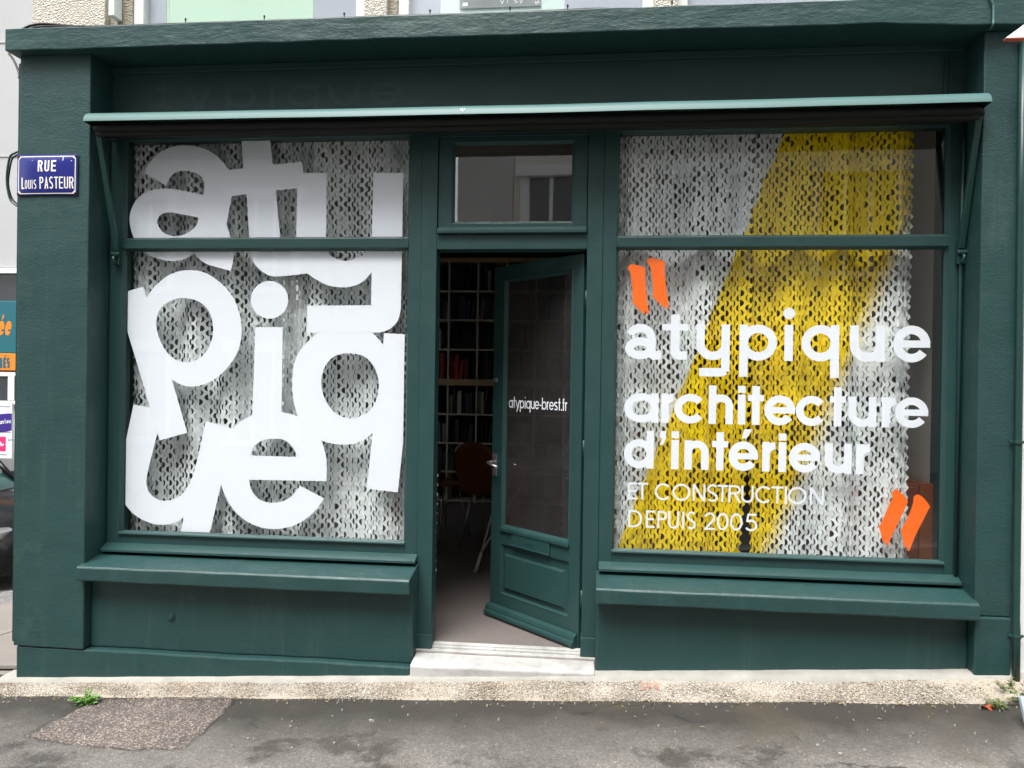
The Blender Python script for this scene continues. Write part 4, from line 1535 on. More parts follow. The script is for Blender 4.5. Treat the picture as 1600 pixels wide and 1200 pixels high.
# gently domed plate
nxp, nzp = 14, 10
vs, fs = [], []
dome = lambda x, z: -.213 - .010 * (1 - (2 * (x - sx0) / (sx1 - sx0) - 1) ** 4) * (1 - (2 * (z - sz0) / (sz1 - sz0) - 1) ** 4)
for j in range(nzp + 1):
    for i in range(nxp + 1):
        x, z = sx0 + (sx1 - sx0) * i / nxp, sz0 + (sz1 - sz0) * j / nzp
        vs.append((x, dome(x, z), z))
for j in range(nzp):
    for i in range(nxp):
        a = j * (nxp + 1) + i
        fs.append((a, a + 1, a + nxp + 2, a + nxp + 1))
plate = MB().add(vs, fs)
pb = plate.build('plate', M['blue'], sg, 0, True)
so = pb.modifiers.new('thick', 'SOLIDIFY')
so.thickness = .005
so.offset = 1 if False else -1
i1, i2, i3 = .010, .018, .022
fr = lambda i_, c_: [(sx0 + i_ + c_, sz0 + i_), (sx1 - i_ - c_, sz0 + i_), (sx1 - i_, sz0 + i_ + c_), (sx1 - i_, sz1 - i_ - c_), (sx1 - i_ - c_, sz1 - i_), (sx0 + i_ + c_, sz1 - i_), (sx0 + i_, sz1 - i_ - c_), (sx0 + i_, sz0 + i_ + c_)]
onp = lambda a, b_: (a, dome(a, b_) - .0012, b_)


def denser(p, n_=12):
    o = []
    for i in range(len(p)):
        a, b_ = p[i], p[(i + 1) % len(p)]
        o += [(a[0] + (b_[0] - a[0]) * k / n_, a[1] + (b_[1] - a[1]) * k / n_) for k in range(n_)]
    return o


flat('border', [denser(fr(.008, .010))], M['enamelwhite'], sg, onp, [denser(fr(.0125, .014))])
tp = []
def sign_word(txt, x0, x1, z0, cap, w, gap):
    n_ = len(txt)
    wd = (x1 - x0 - gap * (n_ - 1)) / n_
    x = x0
    out_ = []
    for ch in txt:
        ww = wd * (.45 if ch == 'I' else 1)
        out_ += [[(x + p[0], z0 + p[1]) for p in q] for q in glyph(ch, ww, cap * .7, cap, 0, w)]
        x += ww + gap + (0 if ch != 'I' else wd * .10)
    return out_
X = lambda px_: at(px_, 280, -.222).x
tp += sign_word('RUE', X(59), X(87.5), 2.616, .060, .0092, .010)
tp += sign_word('L', X(33), X(38), 2.526, .060, .0075, .004)
tp += sign_word('OUIS', X(38.8), X(59), 2.526, .047, .0046, .004)
tp += sign_word('PASTEUR', X(62), X(114), 2.526, .062, .0066, .0050)
flat('street_name', tp, M['enamelwhite'], sg, onp)
for x in (sx0 + .009, sx1 - .009):
    for z in (sz0 + .009, sz1 - .009):
        P(MB().cyl((x, -.2215, z), (x, -.212, z), .0052, 10), 'screw', M['rust'], sg, .001)
flat('enamel_chips', [arcp(X(110.5), 2.6725, .0028, .0028, 0, 360, 10)[:-1], arcp(X(50), 2.676, .002, .002, 0, 360, 10)[:-1], [(X(97), 2.70), (X(98.3), 2.70), (X(98.0), 2.672), (X(97.2), 2.672)]], M['enamelwhite'], sg, onp)


# ------------------------------------------------------------------ cables and pipe
def cable(path, r, name, mat, label, sub=8, cat='cable', group=None):
    P_ = [Vector(p) for p in path]
    o = []
    for i in range(len(P_) - 1):
        p0, p1, p2, p3 = P_[max(i - 1, 0)], P_[i], P_[i + 1], P_[min(i + 2, len(P_) - 1)]
        for k in range(sub):
            t = k / sub
            o.append(.5 * ((2 * p1) + (p2 - p0) * t + (2 * p0 - 5 * p1 + 4 * p2 - p3) * t * t + (3 * p1 - p0 - 3 * p2 + p3) * t ** 3))
    o.append(P_[-1])
    ob = MB().tube(o, r, 8).build(name, mat, None, 0, True)
    return tag(ob, label, cat, group)


c1 = [at(33, 236, -.17), at(24, 239, -.17), at(15, 247, -.17), at(10.5, 280, -.17), at(15, 309, -.17), at(24, 320, -.17), at(33, 323, -.17)]
c2 = [at(34, 240, -.15), at(25, 243, -.15), at(18, 251, -.15), at(13, 283, -.15), at(17, 306, -.15), at(25, 317, -.15), at(34, 320, -.15)]
cable(c1, .0055, 'cable', M['arm'], 'outer dark green cable loop beside the blue street plate', group='cable loops on the left corner')
cable(c2, .0045, 'cable', M['black'], 'thinner inner cable loop beside the blue street plate', group='cable loops on the left corner')
cz = lambda x: 3.352 + .006 * noise.noise((x * 2.5, 1, 0))
pa = [at(33, 47, -.20), at(48, 40, -.18), at(70, 37.5, -.16), at(110, 41, -.19)] + [(x, -.235, cz(x) + .010) for x in (-2.6, -2.3, -2.0, -1.7, -1.4, -1.1, -.8, -.5, -.2, .05)]
pa += [(.3, -.2, 3.347)]
cable(pa, .0075, 'cable', M['black'], 'thick black cable arching off the left end and along the top of the cornice')
pa = [at(42, 47, -.21), at(60, 42, -.2), at(95, 42, -.21)] + [(x, -.215, cz(x) + .006) for x in (-2.55, -2.2, -1.9, -1.5, -1.0)]
cable(pa, .0055, 'cable', M['black'], 'thin black cable beside the thick one on the cornice top, left half')
cable([at(14, 84, -.1), at(22, 95, -.12), at(29, 112, -.14), at(30, 122, -.16)], .006, 'cable', M['black'], 'short black cable slanting under the left end of the cornice')
for k, (px_, py_) in enumerate(((64.5, 0), (290, 30), (413, 23), (538, 20), (672, 17), (797, 12), (887, 15), (1050, 5))):
    if k == 0:
        continue
    q = at(px_, py_, -.255)
    b = MB()
    b.cyl((q.x, -.255, 3.345), (q.x, -.255, 3.372), .0025, 8)
    b.cyl((q.x, -.255, 3.370), (q.x, -.255, 3.380), .0048, 8)
    o = b.build('cable_clip', M['black'], None, 0)
    tag(o, 'small dark cable clip standing on the front edge of the cornice', 'cable clip', 'cable clips along the cornice top')
cable([at(1546, -6, -.285), at(1550, 3, -.283), at(1552, 12, -.281), at(1552, 30, -.283), at(1551, 40, -.280), at(1545, 47, -.20)], .0055, 'cable', M['hood'], 'pale cable running down over the right end of the cornice')
cable([(1.73, -.03, 3.20), (1.732, -.028, 3.08), (1.728, -.028, 3.02), (1.731, -.03, 2.915)], .004, 'cable', M['arm'], 'thin painted cable hanging in the recess above the right end of the awning')
cable([(1.705, -.03, 3.16), (1.704, -.028, 3.02), (1.706, -.03, 2.97), (1.690, -.032, 2.955)], .004, 'cable', M['arm'], 'short hooked cable end in the recess above the right end of the awning')

dp = thing('downpipe', (1.982, -.205, .15), 'slim dark green downpipe against the right end pillar', 'downpipe')
P(MB().tube([(1.978, -.225, .12), (1.976, -.225, .42), (1.974, -.222, .48), (1.970, -.222, 1.4), (1.964, -.222, 2.4), (1.962, -.222, 3.15)], .0165, 16), 'pipe', M['arm'], dp, 0, True)
for z in (.40, 1.30):
    b = MB()
    xx = 1.977 if z < 1 else 1.970
    b.cyl((xx, -.225, z - .008), (xx, -.225, z + .008), .0195, 16)
    b.box(xx - .034, xx - .016, -.222, -.214, z - .006, z + .006)
    b.box(xx + .016, xx + .034, -.222, -.214, z - .006, z + .006)
    P(b, 'pipe_clamp', M['arm'], dp, .002)

# ------------------------------------------------------------------ upper floor
up = P(MB().box(-3.205, -2.762, .08, .45, 3.30, 6.2), 'upper_wall', M['dash'], bevel=.006)
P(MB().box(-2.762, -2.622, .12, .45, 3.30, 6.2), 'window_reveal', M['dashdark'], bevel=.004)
P(MB().box(-1.262, -1.135, .08, .45, 3.30, 6.2), 'upper_wall', M['dash'], bevel=.006)
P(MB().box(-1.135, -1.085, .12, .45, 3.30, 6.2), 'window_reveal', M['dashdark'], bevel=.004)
P(MB().box(.300, .415, .08, .45, 3.30, 6.2), 'upper_wall', M['dash'], bevel=.006)
P(MB().box(1.90, 2.7, .08, .45, 3.30, 6.2), 'upper_wall', M['dash'], bevel=.006)
P(MB().box(-3.205, 2.7, .08, .45, 5.2, 6.2), 'upper_lintel', M['dash'], bevel=.006)
P(MB().box(-3.045, 2.7, .10, .30, 3.355, 3.40), 'upper_ledge', M['plaster'], bevel=.004)
P(MB().prism([(.0, 0), (.0, 1.2), (.035, 1.2), (.035, .0)], lambda p, q, a: (-2.715 + p, a, 3.555 + q), .04, .115), 'shutter_guide', M['white'], bevel=.004)


def upper_window(x0, x1, panels, fw=.06):
    b = MB()
    b.box(x0, x0 + fw, .13, .20, 3.40, 5.2)
    b.box(x1 - fw, x1, .13, .20, 3.40, 5.2)
    b.box(x0 + fw, x1 - fw, .132, .20, 3.40, 3.43)
    w = P(b, 'upper_window', M['frame'], bevel=.005)
    P(MB().box(x0 + fw, x1 - fw, .150, .154, 3.43, 5.2), 'glass_pane', M['glass'], w, 0)
    for (a, b_, mt) in panels:
        P(MB().box(a, b_ - .002, .185, .19, 3.42, 5.15), 'blind_or_sky_sheet', mt, w, 0)  # mint sheets are blinds, lavender ones paint the panes' sky reflection
    return w


upper_window(-2.622, -1.263, [(-2.56, -2.455, M['lavender']), (-2.455, -2.44, M['mint']), (-2.44, -1.585, M['mint']), (-1.585, -1.32, M['lavender'])])
UW = upper_window(-1.085, .300, [(-1.03, -.860, M['lavender']), (-.860, -.175, M['palemint']), (-.175, .24, M['lavender'])])
upper_window(.415, 1.90, [(.475, 1.84, M['lavender'])])
po = thing('poster', (-.52, .18, 3.5), 'grey printed poster in the upper window above the door', 'poster')
a, b_ = at(718, 12, .178), at(845, 11, .178)
zb = (a.z + b_.z) / 2
P(MB().box(a.x, b_.x, .176, .182, zb, zb + .6), 'sheet', M['postergrey'], po, 0)
pr = [[(a.x + .018, zb + .012), (a.x + .046, zb + .012), (a.x + .046, zb + .032), (a.x + .018, zb + .032)]]
flat('printed_square', pr, M['vinyl'], po, lambda q, r: (q, .1755, r))
pr = []
for (qx, ch) in ((.225, 'v'), (.255, 'I'), (.30, 's'), (.33, 'v')):
    pr += [[(a.x + qx + p[0], zb + .020 + p[1]) for p in q] for q in glyph(ch, .022, .02, .022, .006, .003)]
for k in range(2):
    pr += [[(b_.x - .008 - p[1], zb + .010 + k * .026 + p[0]) for p in q] for q in glyph('ST'[k], .018, .02, .022, 0, .0045)]
flat('printed_marks', pr, M['vinyl'], po, lambda q, r: (q, .1755, r))

# ------------------------------------------------------------------ the room behind
b = MB()
b.box(-3.04, -2.94, .301, 2.9, .0, 3.10)
b.box(-3.04, -2.94, 3.7, 5.0, .0, 3.10)
b.box(-3.04, -2.94, 2.9, 3.7, .0, .95)
b.box(-3.04, -2.94, 2.9, 3.7, 2.55, 3.10)
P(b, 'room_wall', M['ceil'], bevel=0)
sw = P(MB().box(-3.02, -2.97, 2.901, 2.96, .951, 2.549).box(-3.02, -2.97, 3.64, 3.699, .951, 2.549).box(-3.019, -2.971, 3.27, 3.33, .951, 2.549), 'added_daylight_window', M['frame'], bevel=.004)  # unseen window added to let daylight onto the bookcase
P(MB().box(-2.998, -2.994, 2.955, 3.645, .951, 2.549), 'glass_pane', M['glass'], sw, 0)
P(MB().box(1.815, 1.95, .301, 5.0, .0, 3.10), 'room_wall', M['oppgrey'], bevel=0)
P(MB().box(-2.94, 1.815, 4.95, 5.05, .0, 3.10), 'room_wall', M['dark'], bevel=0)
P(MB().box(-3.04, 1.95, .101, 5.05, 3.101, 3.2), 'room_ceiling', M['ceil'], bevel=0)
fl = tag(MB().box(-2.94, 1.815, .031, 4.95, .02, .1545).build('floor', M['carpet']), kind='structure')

bk = thing('bookcase', (-.9, 4.6, .155), 'tall cream grid bookcase along the back wall seen through the open door', 'bookcase')
COLS = [-2.612 + .33 * i for i in range(13)]
ROWS = [.176, .505, .831, 1.159, 1.487, 1.893, 2.228, 2.555, 2.885]
for x in COLS:
    P(MB().box(x - .009, x + .009, 4.60, 4.93, .155, 2.90), 'upright', M['shelf'], bk, 0)
for z in ROWS[:4] + ROWS[5:8]:
    P(MB().box(COLS[0], COLS[-1], 4.603, 4.925, z - .009, z + .009), 'shelf', M['shelf'], bk, 0)
P(MB().box(COLS[0] - .01, COLS[-1] + .01, 4.55, 4.93, 1.487, 1.560), 'worktop', M['counter'], bk, .003)
P(MB().box(COLS[0] - .012, COLS[-1] + .012, 4.57, 4.93, 2.886, 2.93), 'top_board', M['counter'], bk, .003)
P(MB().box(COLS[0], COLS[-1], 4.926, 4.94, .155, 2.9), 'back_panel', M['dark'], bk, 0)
bcols = [('near black', (.012, .012, .014)), ('dark grey', (.06, .06, .06)), ('white', (.5, .48, .42)), ('red', (.35, .03, .02)), ('dark blue', (.02, .04, .10)), ('tan', (.28, .2, .1)), ('grey', (.2, .2, .2))]
bm_ = [simple('book_cover_' + n_.replace(' ', '_'), (*c_, 1), .5, .4, 0, .1, 20) for n_, c_ in bcols]
bmesh_ = []
for k in range(7):
    b = MB().box(-.5, .5, 0, 1, 0, 1)
    me = b.mesh('book')
    me.materials.append(bm_[k])
    bmesh_.append(me)
rnd = random.Random(5)
nb = 0
ROWN = {1: 'lowest shelf', 2: 'second lowest shelf', 3: 'shelf below the worktop', 4: 'shelf on the worktop', 5: 'second shelf above worktop', 6: 'second highest shelf', 7: 'highest shelf'}
COLN = {2: 'beside the left jamb', 3: 'mid doorway', 4: 'at the door leaf edge', 5: 'just behind the door glass', 6: 'mid door glass', 7: 'right behind door glass'}
for ci in range(2, 8):
    for ri in range(1, 8):
        if nb > 285:
            break
        zlow = ROWS[ri] + (.0735 if ri == 4 else .0095)
        ztop = ROWS[ri + 1] - .012
        x = COLS[ci] + .012
        stop = COLS[ci] + .33 * rnd.choice((.45, .7, .9, .95))
        ptone = rnd.choice(([0, 0, 1], [0, 1, 2], [0, 4, 1], [0, 1, 6]))
        if ri == 4 and ci in (2, 3, 5):
            ptone = [3, 3, 0, 3]
        while x < stop:
            w_ = rnd.uniform(.016, .045)
            h_ = min(ztop - zlow - .01, rnd.uniform(.20, .31))
            k = rnd.choice(ptone)
            o = bpy.data.objects.new('book', bmesh_[k])
            COL.objects.link(o)
            o.scale = (w_, rnd.uniform(.17, .24), h_)
            o.location = (x + w_ / 2, 4.62 + rnd.uniform(0, .05), zlow)
            if rnd.random() < .15:
                o.rotation_euler = (0, R(rnd.uniform(4, 9)), 0)
                x += .02
            tag(o, bcols[k][0] + ' book on the ' + ROWN[ri] + ', ' + COLN[ci], 'book', 'books standing in the bookcase')
            x += w_ + .002
            nb += 1

# table and chairs inside
tb = thing('table', (-.62, 1.9, .155), 'white table on slanted white metal legs inside the doorway', 'table')
P(MB().box(-.70, .35, 1.50, 2.55, .872, .895), 'tabletop', M['oppgrey'], tb, .003)
for (fx, fy, tx, ty) in ((-.815, 1.50, -.60, 1.62), (.22, 1.50, .05, 1.62), (-.815, 2.55, -.60, 2.42), (.22, 2.55, .05, 2.42)):
    b = MB()
    k_ = Vector((fx + (tx - fx) * .18, fy + (ty - fy) * .18, .30))
    b.tube([(fx, fy, .156), k_], [.016, .010], 10)
    b.tube([k_, (tx - .03, ty, .873)], .0075, 8)
    b.tube([k_, (tx + .16, ty, .873)], .0075, 8)
    P(b, 'leg', M['frame'], tb, 0, True)
for i in range(3):
    x, y = -.52 + .34 * i, 1.66 + .2 * (i % 3)
    o = MB().box(-.105, .105, -.148, .148, 0, .004 + .006 * (i % 3)).build('paper_stack', M['paper'])
    o.location = (x, y, .8965)
    o.rotation_euler = (0, 0, R(17 * i - 30))
    tag(o, ('flat white paper sheets at the left end of the table inside', 'middle stack of white paper on the table, seen through the door glass', 'thickest stack of white paper at the right of the table inside')[i], 'papers')


def make_chair(x, y, rz, label):
    t = thing('chair', (x, y, .155), label, 'chair', 'plywood shell chairs inside')
    t.rotation_euler = (0, 0, rz)
    t.scale = (.80, .85, 1.03)
    # one bent shell: back and seat
    nu, nv = 12, 16
    vs, fs = [], []
    for j in range(nv + 1):
        s_ = j / nv
        for i in range(nu + 1):
            u_ = i / nu * 2 - 1
            if s_ < .5:           # seat from front to back
                q = s_ / .5
                w_ = .22 - .015 * q
                p = (u_ * w_, -.22 + .42 * q, .45 - .012 * math.sin(q * math.pi) + .012 * u_ * u_)
            else:
                q = (s_ - .5) / .5
                w_ = .205 + .055 * math.sin(q * 2.2) - .16 * max(0, q - .72) ** 1.5
                p = (u_ * w_, .20 + .10 * q + .02 * (1 - u_ * u_) - .03 * q * q, .45 + .42 * q - .055 * u_ * u_ * max(0, q - .5) * 2)
            vs.append(p)
    for j in range(nv):
        for i in range(nu):
            a_ = j * (nu + 1) + i
            fs.append((a_, a_ + 1, a_ + nu + 2, a_ + nu + 1))
    sh = local('shell', MB().add(vs, fs), M['chair'], t, 0, True)
    sm = sh.modifiers.new('thick', 'SOLIDIFY')
    sm.thickness = .012
    for sx_, sy_ in ((-1, -1), (1, -1), (-1, 1), (1, 1)):
        local('leg', MB().tube([(sx_ * .13, sy_ * .10, .435), (sx_ * .21, sy_ * .21, 0)], .009, 8), M['steel'], t, 0, True)
    return t


make_chair(-.84, 2.35, R(155), 'red-brown plywood chair seen just left of the open door leaf')
make_chair(-1.30, 2.75, R(140), 'red-brown plywood chair further back, left of the other one')
cb = thing('cabinet', (1.45, .62, .155), 'brown lacquered cabinet standing inside the right window corner', 'cabinet')
b = MB().box(1.20, 1.735, .26, .70, .155, 1.035)
P(b, 'body', M['brown'], cb, .004)
P(MB().box(1.737, 1.805, .255, .70, .155, 1.038), 'end_panel', M['chair'], cb, .003)
P(MB().box(1.22, 1.715, .245, .2595, .62, 1.02), 'drawer_front', M['brown'], cb, .004)
cb2 = thing('cabinet', (-1.3, .62, .155), 'brown wooden cabinet inside behind the lower right of the left window curtain', 'cabinet')
P(MB().box(-1.62, -.97, .42, .80, .155, .98), 'body', M['chair'], cb2, .004)
P(MB().box(-1.60, -.99, .405, .4195, .58, .96), 'drawer_front', M['chair'], cb2, .004)
cb3 = thing('cabinet', (.35, .62, .155), 'red-brown cabinet inside behind the left half of the right window curtain', 'cabinet')
P(MB().box(.14, .62, .42, .80, .155, 1.70), 'body', M['brown'], cb3, .004)
P(MB().box(.16, .60, .405, .4195, 1.2, 1.68), 'drawer_front', M['brown'], cb3, .004)

# ------------------------------------------------------------------ neighbours on the right
nbh = thing('neighbour_building', (4, 0, .2), 'pale neighbouring house just visible at the right edge', 'building')
P(MB().box(1.998, 7.0, -.19, .45, -.2, 6.4), 'wall', M['white'], nbh, .01)
P(MB().box(2.9, 4.1, -.196, -.10, 1.1, 2.5), 'window', M['darkglass'], nbh, .004)
P(MB().box(4.7, 5.7, -.196, -.10, .3, 2.5), 'door', M['chair'], nbh, .004)
na = thing('awning', (1.95, -.42, 3.05), 'tip of a white canopy with a red edge at the top right corner', 'awning')
ta, tb_ = at(1571, 59.5, -.42), at(1571, 61.5, -.42)
b = MB()
zt = ta.z
xt_ = ta.x
b.prism([(0, 0), (.10, .075), (1.1, .11), (1.1, 0)], lambda p, q, a: (xt_ + p, a, zt + q), -.42, -.395)
P(b, 'canopy', M['vinyl'], na, .002)
P(MB().prism([(.003, -.001), (1.1, -.001), (1.1, -.006), (.008, -.005)], lambda p, q, a: (xt_ + p, a, zt + q), -.424, -.391), 'red_edge', M['deadleaf'], na, .001)
gb = at(1597, 1092, -.55)
bd = thing('sign_board', (gb.x + .3, -.55, gz(2.3, -.55)), 'blue-grey free-standing board whose edge shows at the lower right', 'board')
b = MB()
x0, x1 = gb.x, gb.x + .62
z0 = gz(2.1, -.5) + .01
b.add([(x0 - .012, -.62, z0), (x1, -.62, z0), (x1, -.59, z0), (x0 - .012, -.59, z0), (x0, -.54, gb.z), (x1, -.54, gb.z), (x1, -.51, gb.z), (x0, -.51, gb.z)], [(3, 2, 1, 0), (4, 5, 6, 7), (0, 1, 5, 4), (1, 2, 6, 5), (2, 3, 7, 6), (3, 0, 4, 7)])
P(b, 'panel', M['bluegrey'], bd, .004)

# ------------------------------------------------------------------ across the side street on the left
BY = 6.0
cs = thing('corner_shop', (-10, BY, -1), 'grey building with a teal and orange shop front across the side street', 'shop')


def bxz(px_, py_):
    return at(px_, py_, BY)


zz = lambda py_: at(0, py_, BY).z
P(MB().box(-16, -6.35, BY, BY + 6, zz(420), 9.5), 'wall', M['greywall'], cs, .02)
P(MB().box(-16, -6.35, BY + .05, BY + 6, -2, zz(628)), 'wall', M['greywall'], cs, .02)
P(MB().box(-16, -6.37, BY + .31, BY + 5.9, zz(628) - .01, zz(420) + .01), 'wall', M['greywall'], cs, .02)
P(MB().box(-16, -6.34, BY - .05, BY - .002, zz(428), zz(420)), 'ledge', M['frame'], cs, .01)
P(MB().box(-16, -6.36, BY + .06, BY + .3, zz(470), zz(428) - .002), 'window_band', M['darkglass'], cs, .01)
sb = P(MB().box(-16, -6.36, BY - .03, BY + .25, zz(552), zz(470) - .002), 'sign_board', M['teal'], cs, .01)
ob_ = P(MB().box(-16, -6.36, BY - .035, BY + .25, zz(579), zz(552) - .002), 'sign_strip', M['signorange'], cs, .01)
ww = P(MB().box(-16, -6.45, BY + .0, BY + .22, zz(628), zz(579) - .002), 'shop_window', M['darkglass'], cs, .01)
b = MB()
b.box(-16, -6.42, BY - .02, BY - .002, zz(588), zz(581))
xa = at(13.5, 600, BY).x
b.box(xa, xa + .10, BY - .021, BY - .002, zz(626), zz(588) - .001)
b.box(-16, -6.42, BY - .02, BY - .002, zz(632), zz(626) - .001)
P(b, 'window_frame', M['frame'], ww, .008)
for py_ in (65, 243):
    P(MB().box(-16, -6.35, BY - .012, BY - .002, zz(py_) - .02, zz(py_)), 'facade_joint', M['oppgrey'], cs, 0)
xl = lambda px_: at(px_, 520, BY).x
pol = []
for p0, p1 in ((-13, -3), (-1.5, 8), (9.5, 19)):
    pol += [[(xl(p0) + p[0] + p[1] * .12, zz(524) + p[1]) for p in q] for q in glyph('é' if p0 == -1.5 else 'e', xl(p1) - xl(p0), .20, .3, 0, .045)]
flat('script_letters', pol, M['signorange'], sb, lambda a, c_: (a, BY - .032, c_))
pol = []
for ch, p0, p1 in (('A', -13, -7), ('C', -5, .5), ('R', 1.5, 7), ('E', 8.5, 13), ('S', 14, 19)):
    pol += [[(xl(p0) + p[0], zz(575) + p[1]) for p in q] for q in glyph(ch, xl(p1) - xl(p0), .1, .145, 0, .03)]
    if ch == 'E':
        pol.append([(xl(10), zz(558)), (xl(11.2), zz(558)), (xl(13), zz(554.5)), (xl(11.2), zz(554.5))])
flat('capital_letters', pol, M['teal'], ob_, lambda a, c_: (a, BY - .0375, c_))
pn = thing('poster', (-8.2, 5.6, 0), 'white printed panel with a purple oval and a pink square, left edge of the photo', 'poster')
PY = 5.6
z_ = lambda py_: at(0, py_, PY).z
x_ = lambda px_: at(px_, 670, PY).x
P(MB().box(-9.6, x_(18.5), PY, PY + .03, z_(716), z_(629)), 'sheet', M['vinyl'], pn, .003)
pa = [(x_(3) + .40 * math.cos(a) - .16 * 0, z_(661) + .125 * math.sin(a) + .05 * math.cos(a)) for a in [i * math.pi / 16 for i in range(32)]]
pa = [(min(p[0], x_(18.3)), p[1]) for p in pa]
flat('purple_oval', [pa], M['purple'], pn, lambda a, c_: (a, PY - .002, c_))
flat('pink_square', [[(x_(-3), z_(705)), (x_(9.5), z_(705)), (x_(9.5), z_(682)), (x_(-3), z_(682))]], M['pink'], pn, lambda a, c_: (a, PY - .002, c_))
pol = []
for k, ch in enumerate('sanleu'):
    pol += [[(x_(-4) + k * .033 * 1.0 + p[0], z_(663) + p[1] + k * .004) for p in q] for q in glyph(ch if ch not in 'l' else 'I', .028, .04, .06, .02, .008)]
flat('oval_lettering', pol, M['vinyl'], pn, lambda a, c_: (a, PY - .004, c_))
flat('square_mark', [q for q in stroke([(x_(0), z_(697)), (x_(2), z_(691)), (x_(3.5), z_(696)), (x_(7), z_(694))], .016)], M['vinyl'], pn, lambda a, c_: (a, PY - .004, c_))
pol = []
for k in range(3):
    pol += [[(x_(12.5) + k * .035 + p[0], z_(689) + p[1]) for p in q] for q in glyph('brv'[k], .028, .03, .05, .0, .010)]
for (p0, p1, pz) in ((-2, 16, 636), (0, 17, 676), (-2, 11, 711)):
    flat('print_line', [[(x_(p0), z_(pz)), (x_(p1), z_(pz)), (x_(p1), z_(pz) + .014), (x_(p0), z_(pz) + .014)]], M['postergrey'], pn, lambda a, c_: (a, PY - .002, c_))
flat('small_letters', pol, M['postergrey'], pn, lambda a, c_: (a, PY - .002, c_))
# legs of the panel
b = MB()
for xx in (-9.4, -8.0):
    b.box(xx, xx + .05, PY + .031, PY + .07, -1.0, z_(640))
P(b, 'post', M['steel'], pn, 0)


# parked car, nose to the right, seen from its side
def make_car(x, y, z, rz):
    t = thing('parked_car', (x, y, z), 'glossy black parked car behind the left green pillar', 'car')
    t.rotation_euler = (0, 0, rz)
    # lower body and cabin as lofted sections along the length (local x)
    def loft(sec, name, mat):
        vs, fs = [], []
        nr_ = 10
        for (xx, zb_, zt_, hw, tuck) in sec:
            ringp = []
            for k in range(nr_ + 1):
                a_ = math.pi * k / nr_
                cx = math.cos(a_)
                sxx = math.sin(a_)
                yy = hw * math.copysign(abs(cx) ** .45, cx) * (1 - tuck * sxx)
                ringp.append((xx, yy, zb_ + (zt_ - zb_) * sxx ** .6))
            vs += ringp
        m_ = nr_ + 1
        for i in range(len(sec) - 1):
            for k in range(nr_):
                fs.append((i * m_ + k, i * m_ + k + 1, (i + 1) * m_ + k + 1, (i + 1) * m_ + k))
            fs.append((i * m_ + nr_, i * m_, (i + 1) * m_, (i + 1) * m_ + nr_))
        fs += [tuple(range(m_)), tuple(range(len(sec) * m_ - 1, (len(sec) - 1) * m_ - 1, -1))]
        return local(name, MB().add(vs, fs), mat, t, 0, True)
    body = loft([(-2.05, .45, .72, .70, .05), (-2.0, .30, .86, .80, .05), (-1.6, .22, .95, .86, .04), (-.6, .2, .97, .88, .03), (.5, .2, .96, .88, .03), (1.1, .2, .93, .87, .04), (1.7, .22, .84, .83, .05), (2.02, .3, .70, .74, .06), (2.08, .42, .6, .66, .06)], 'body', M['carpaint'])
    loft([(-1.85, .93, .97, .70, .12), (-1.45, .94, 1.38, .74, .18), (-.7, .95, 1.46, .76, .2), (.1, .95, 1.46, .76, .2), (.65, .95, 1.32, .75, .16), (1.15, .92, .96, .72, .1)], 'cabin_glass', M['carglass'])
    loft([(-1.62, 1.33, 1.40, .58, .1), (-1.3, 1.36, 1.455, .60, .1), (-.6, 1.40, 1.49, .62, .1), (.1, 1.40, 1.485, .62, .1), (.42, 1.33, 1.44, .60, .1)], 'roof', M['carpaint'])
    for sy_ in (-1, 1):
        for (xa_, za, xb_, zb_) in ((-1.75, .95, -1.35, 1.40), (-.35, .96, -.35, 1.43), (.55, 1.38, 1.12, .95)):
            local('window_pillar', MB().tube([(xa_, sy_ * .735, za), (xb_, sy_ * .60, zb_)], .03, 6), M['carpaint'], t, 0, True)
        local('side_trim', MB().box(-1.5, 1.3, sy_ * .883 - .006, sy_ * .883 + .006, .55, .59), M['black'], t, .003)
        local('headlight', MB().box(1.82, 1.95, sy_ * .62 - .12, sy_ * .62 + .12, .60, .72), M['steel'], t, .03)
        local('tail_light', MB().box(-2.03, -1.92, sy_ * .66 - .10, sy_ * .66 + .10, .68, .86), M['deadleaf'], t, .02)
        b = MB().box(.62, .78, sy_ * .93 - .08, sy_ * .93 + .08, .95, 1.06)
        local('mirror', b, M['carpaint'], t, .03)
        for xx in (-1.25, 1.28):
            wv = local('wheel', MB().cyl((xx, sy_ * .80 - .09, .31), (xx, sy_ * .80 + .09, .31), .31, 28), M['tyre'], t, .02)
            rim = MB().cyl((xx, sy_ * .885, .31), (xx, sy_ * .90, .31), .20, 24)
            o = bpy.data.objects.new('rim', rim.mesh('rim'))
            o.data.materials.append(M['alloy'])
            COL.objects.link(o)
            o.parent = wv
    return t


cp = at(10, 800, 3.3)
make_car(cp.x - 1.5, 3.35, gz(cp.x - 1.5, 3.3) - .03, R(0))

# ------------------------------------------------------------------ houses across the street (seen only as reflections)
OY = -9.6


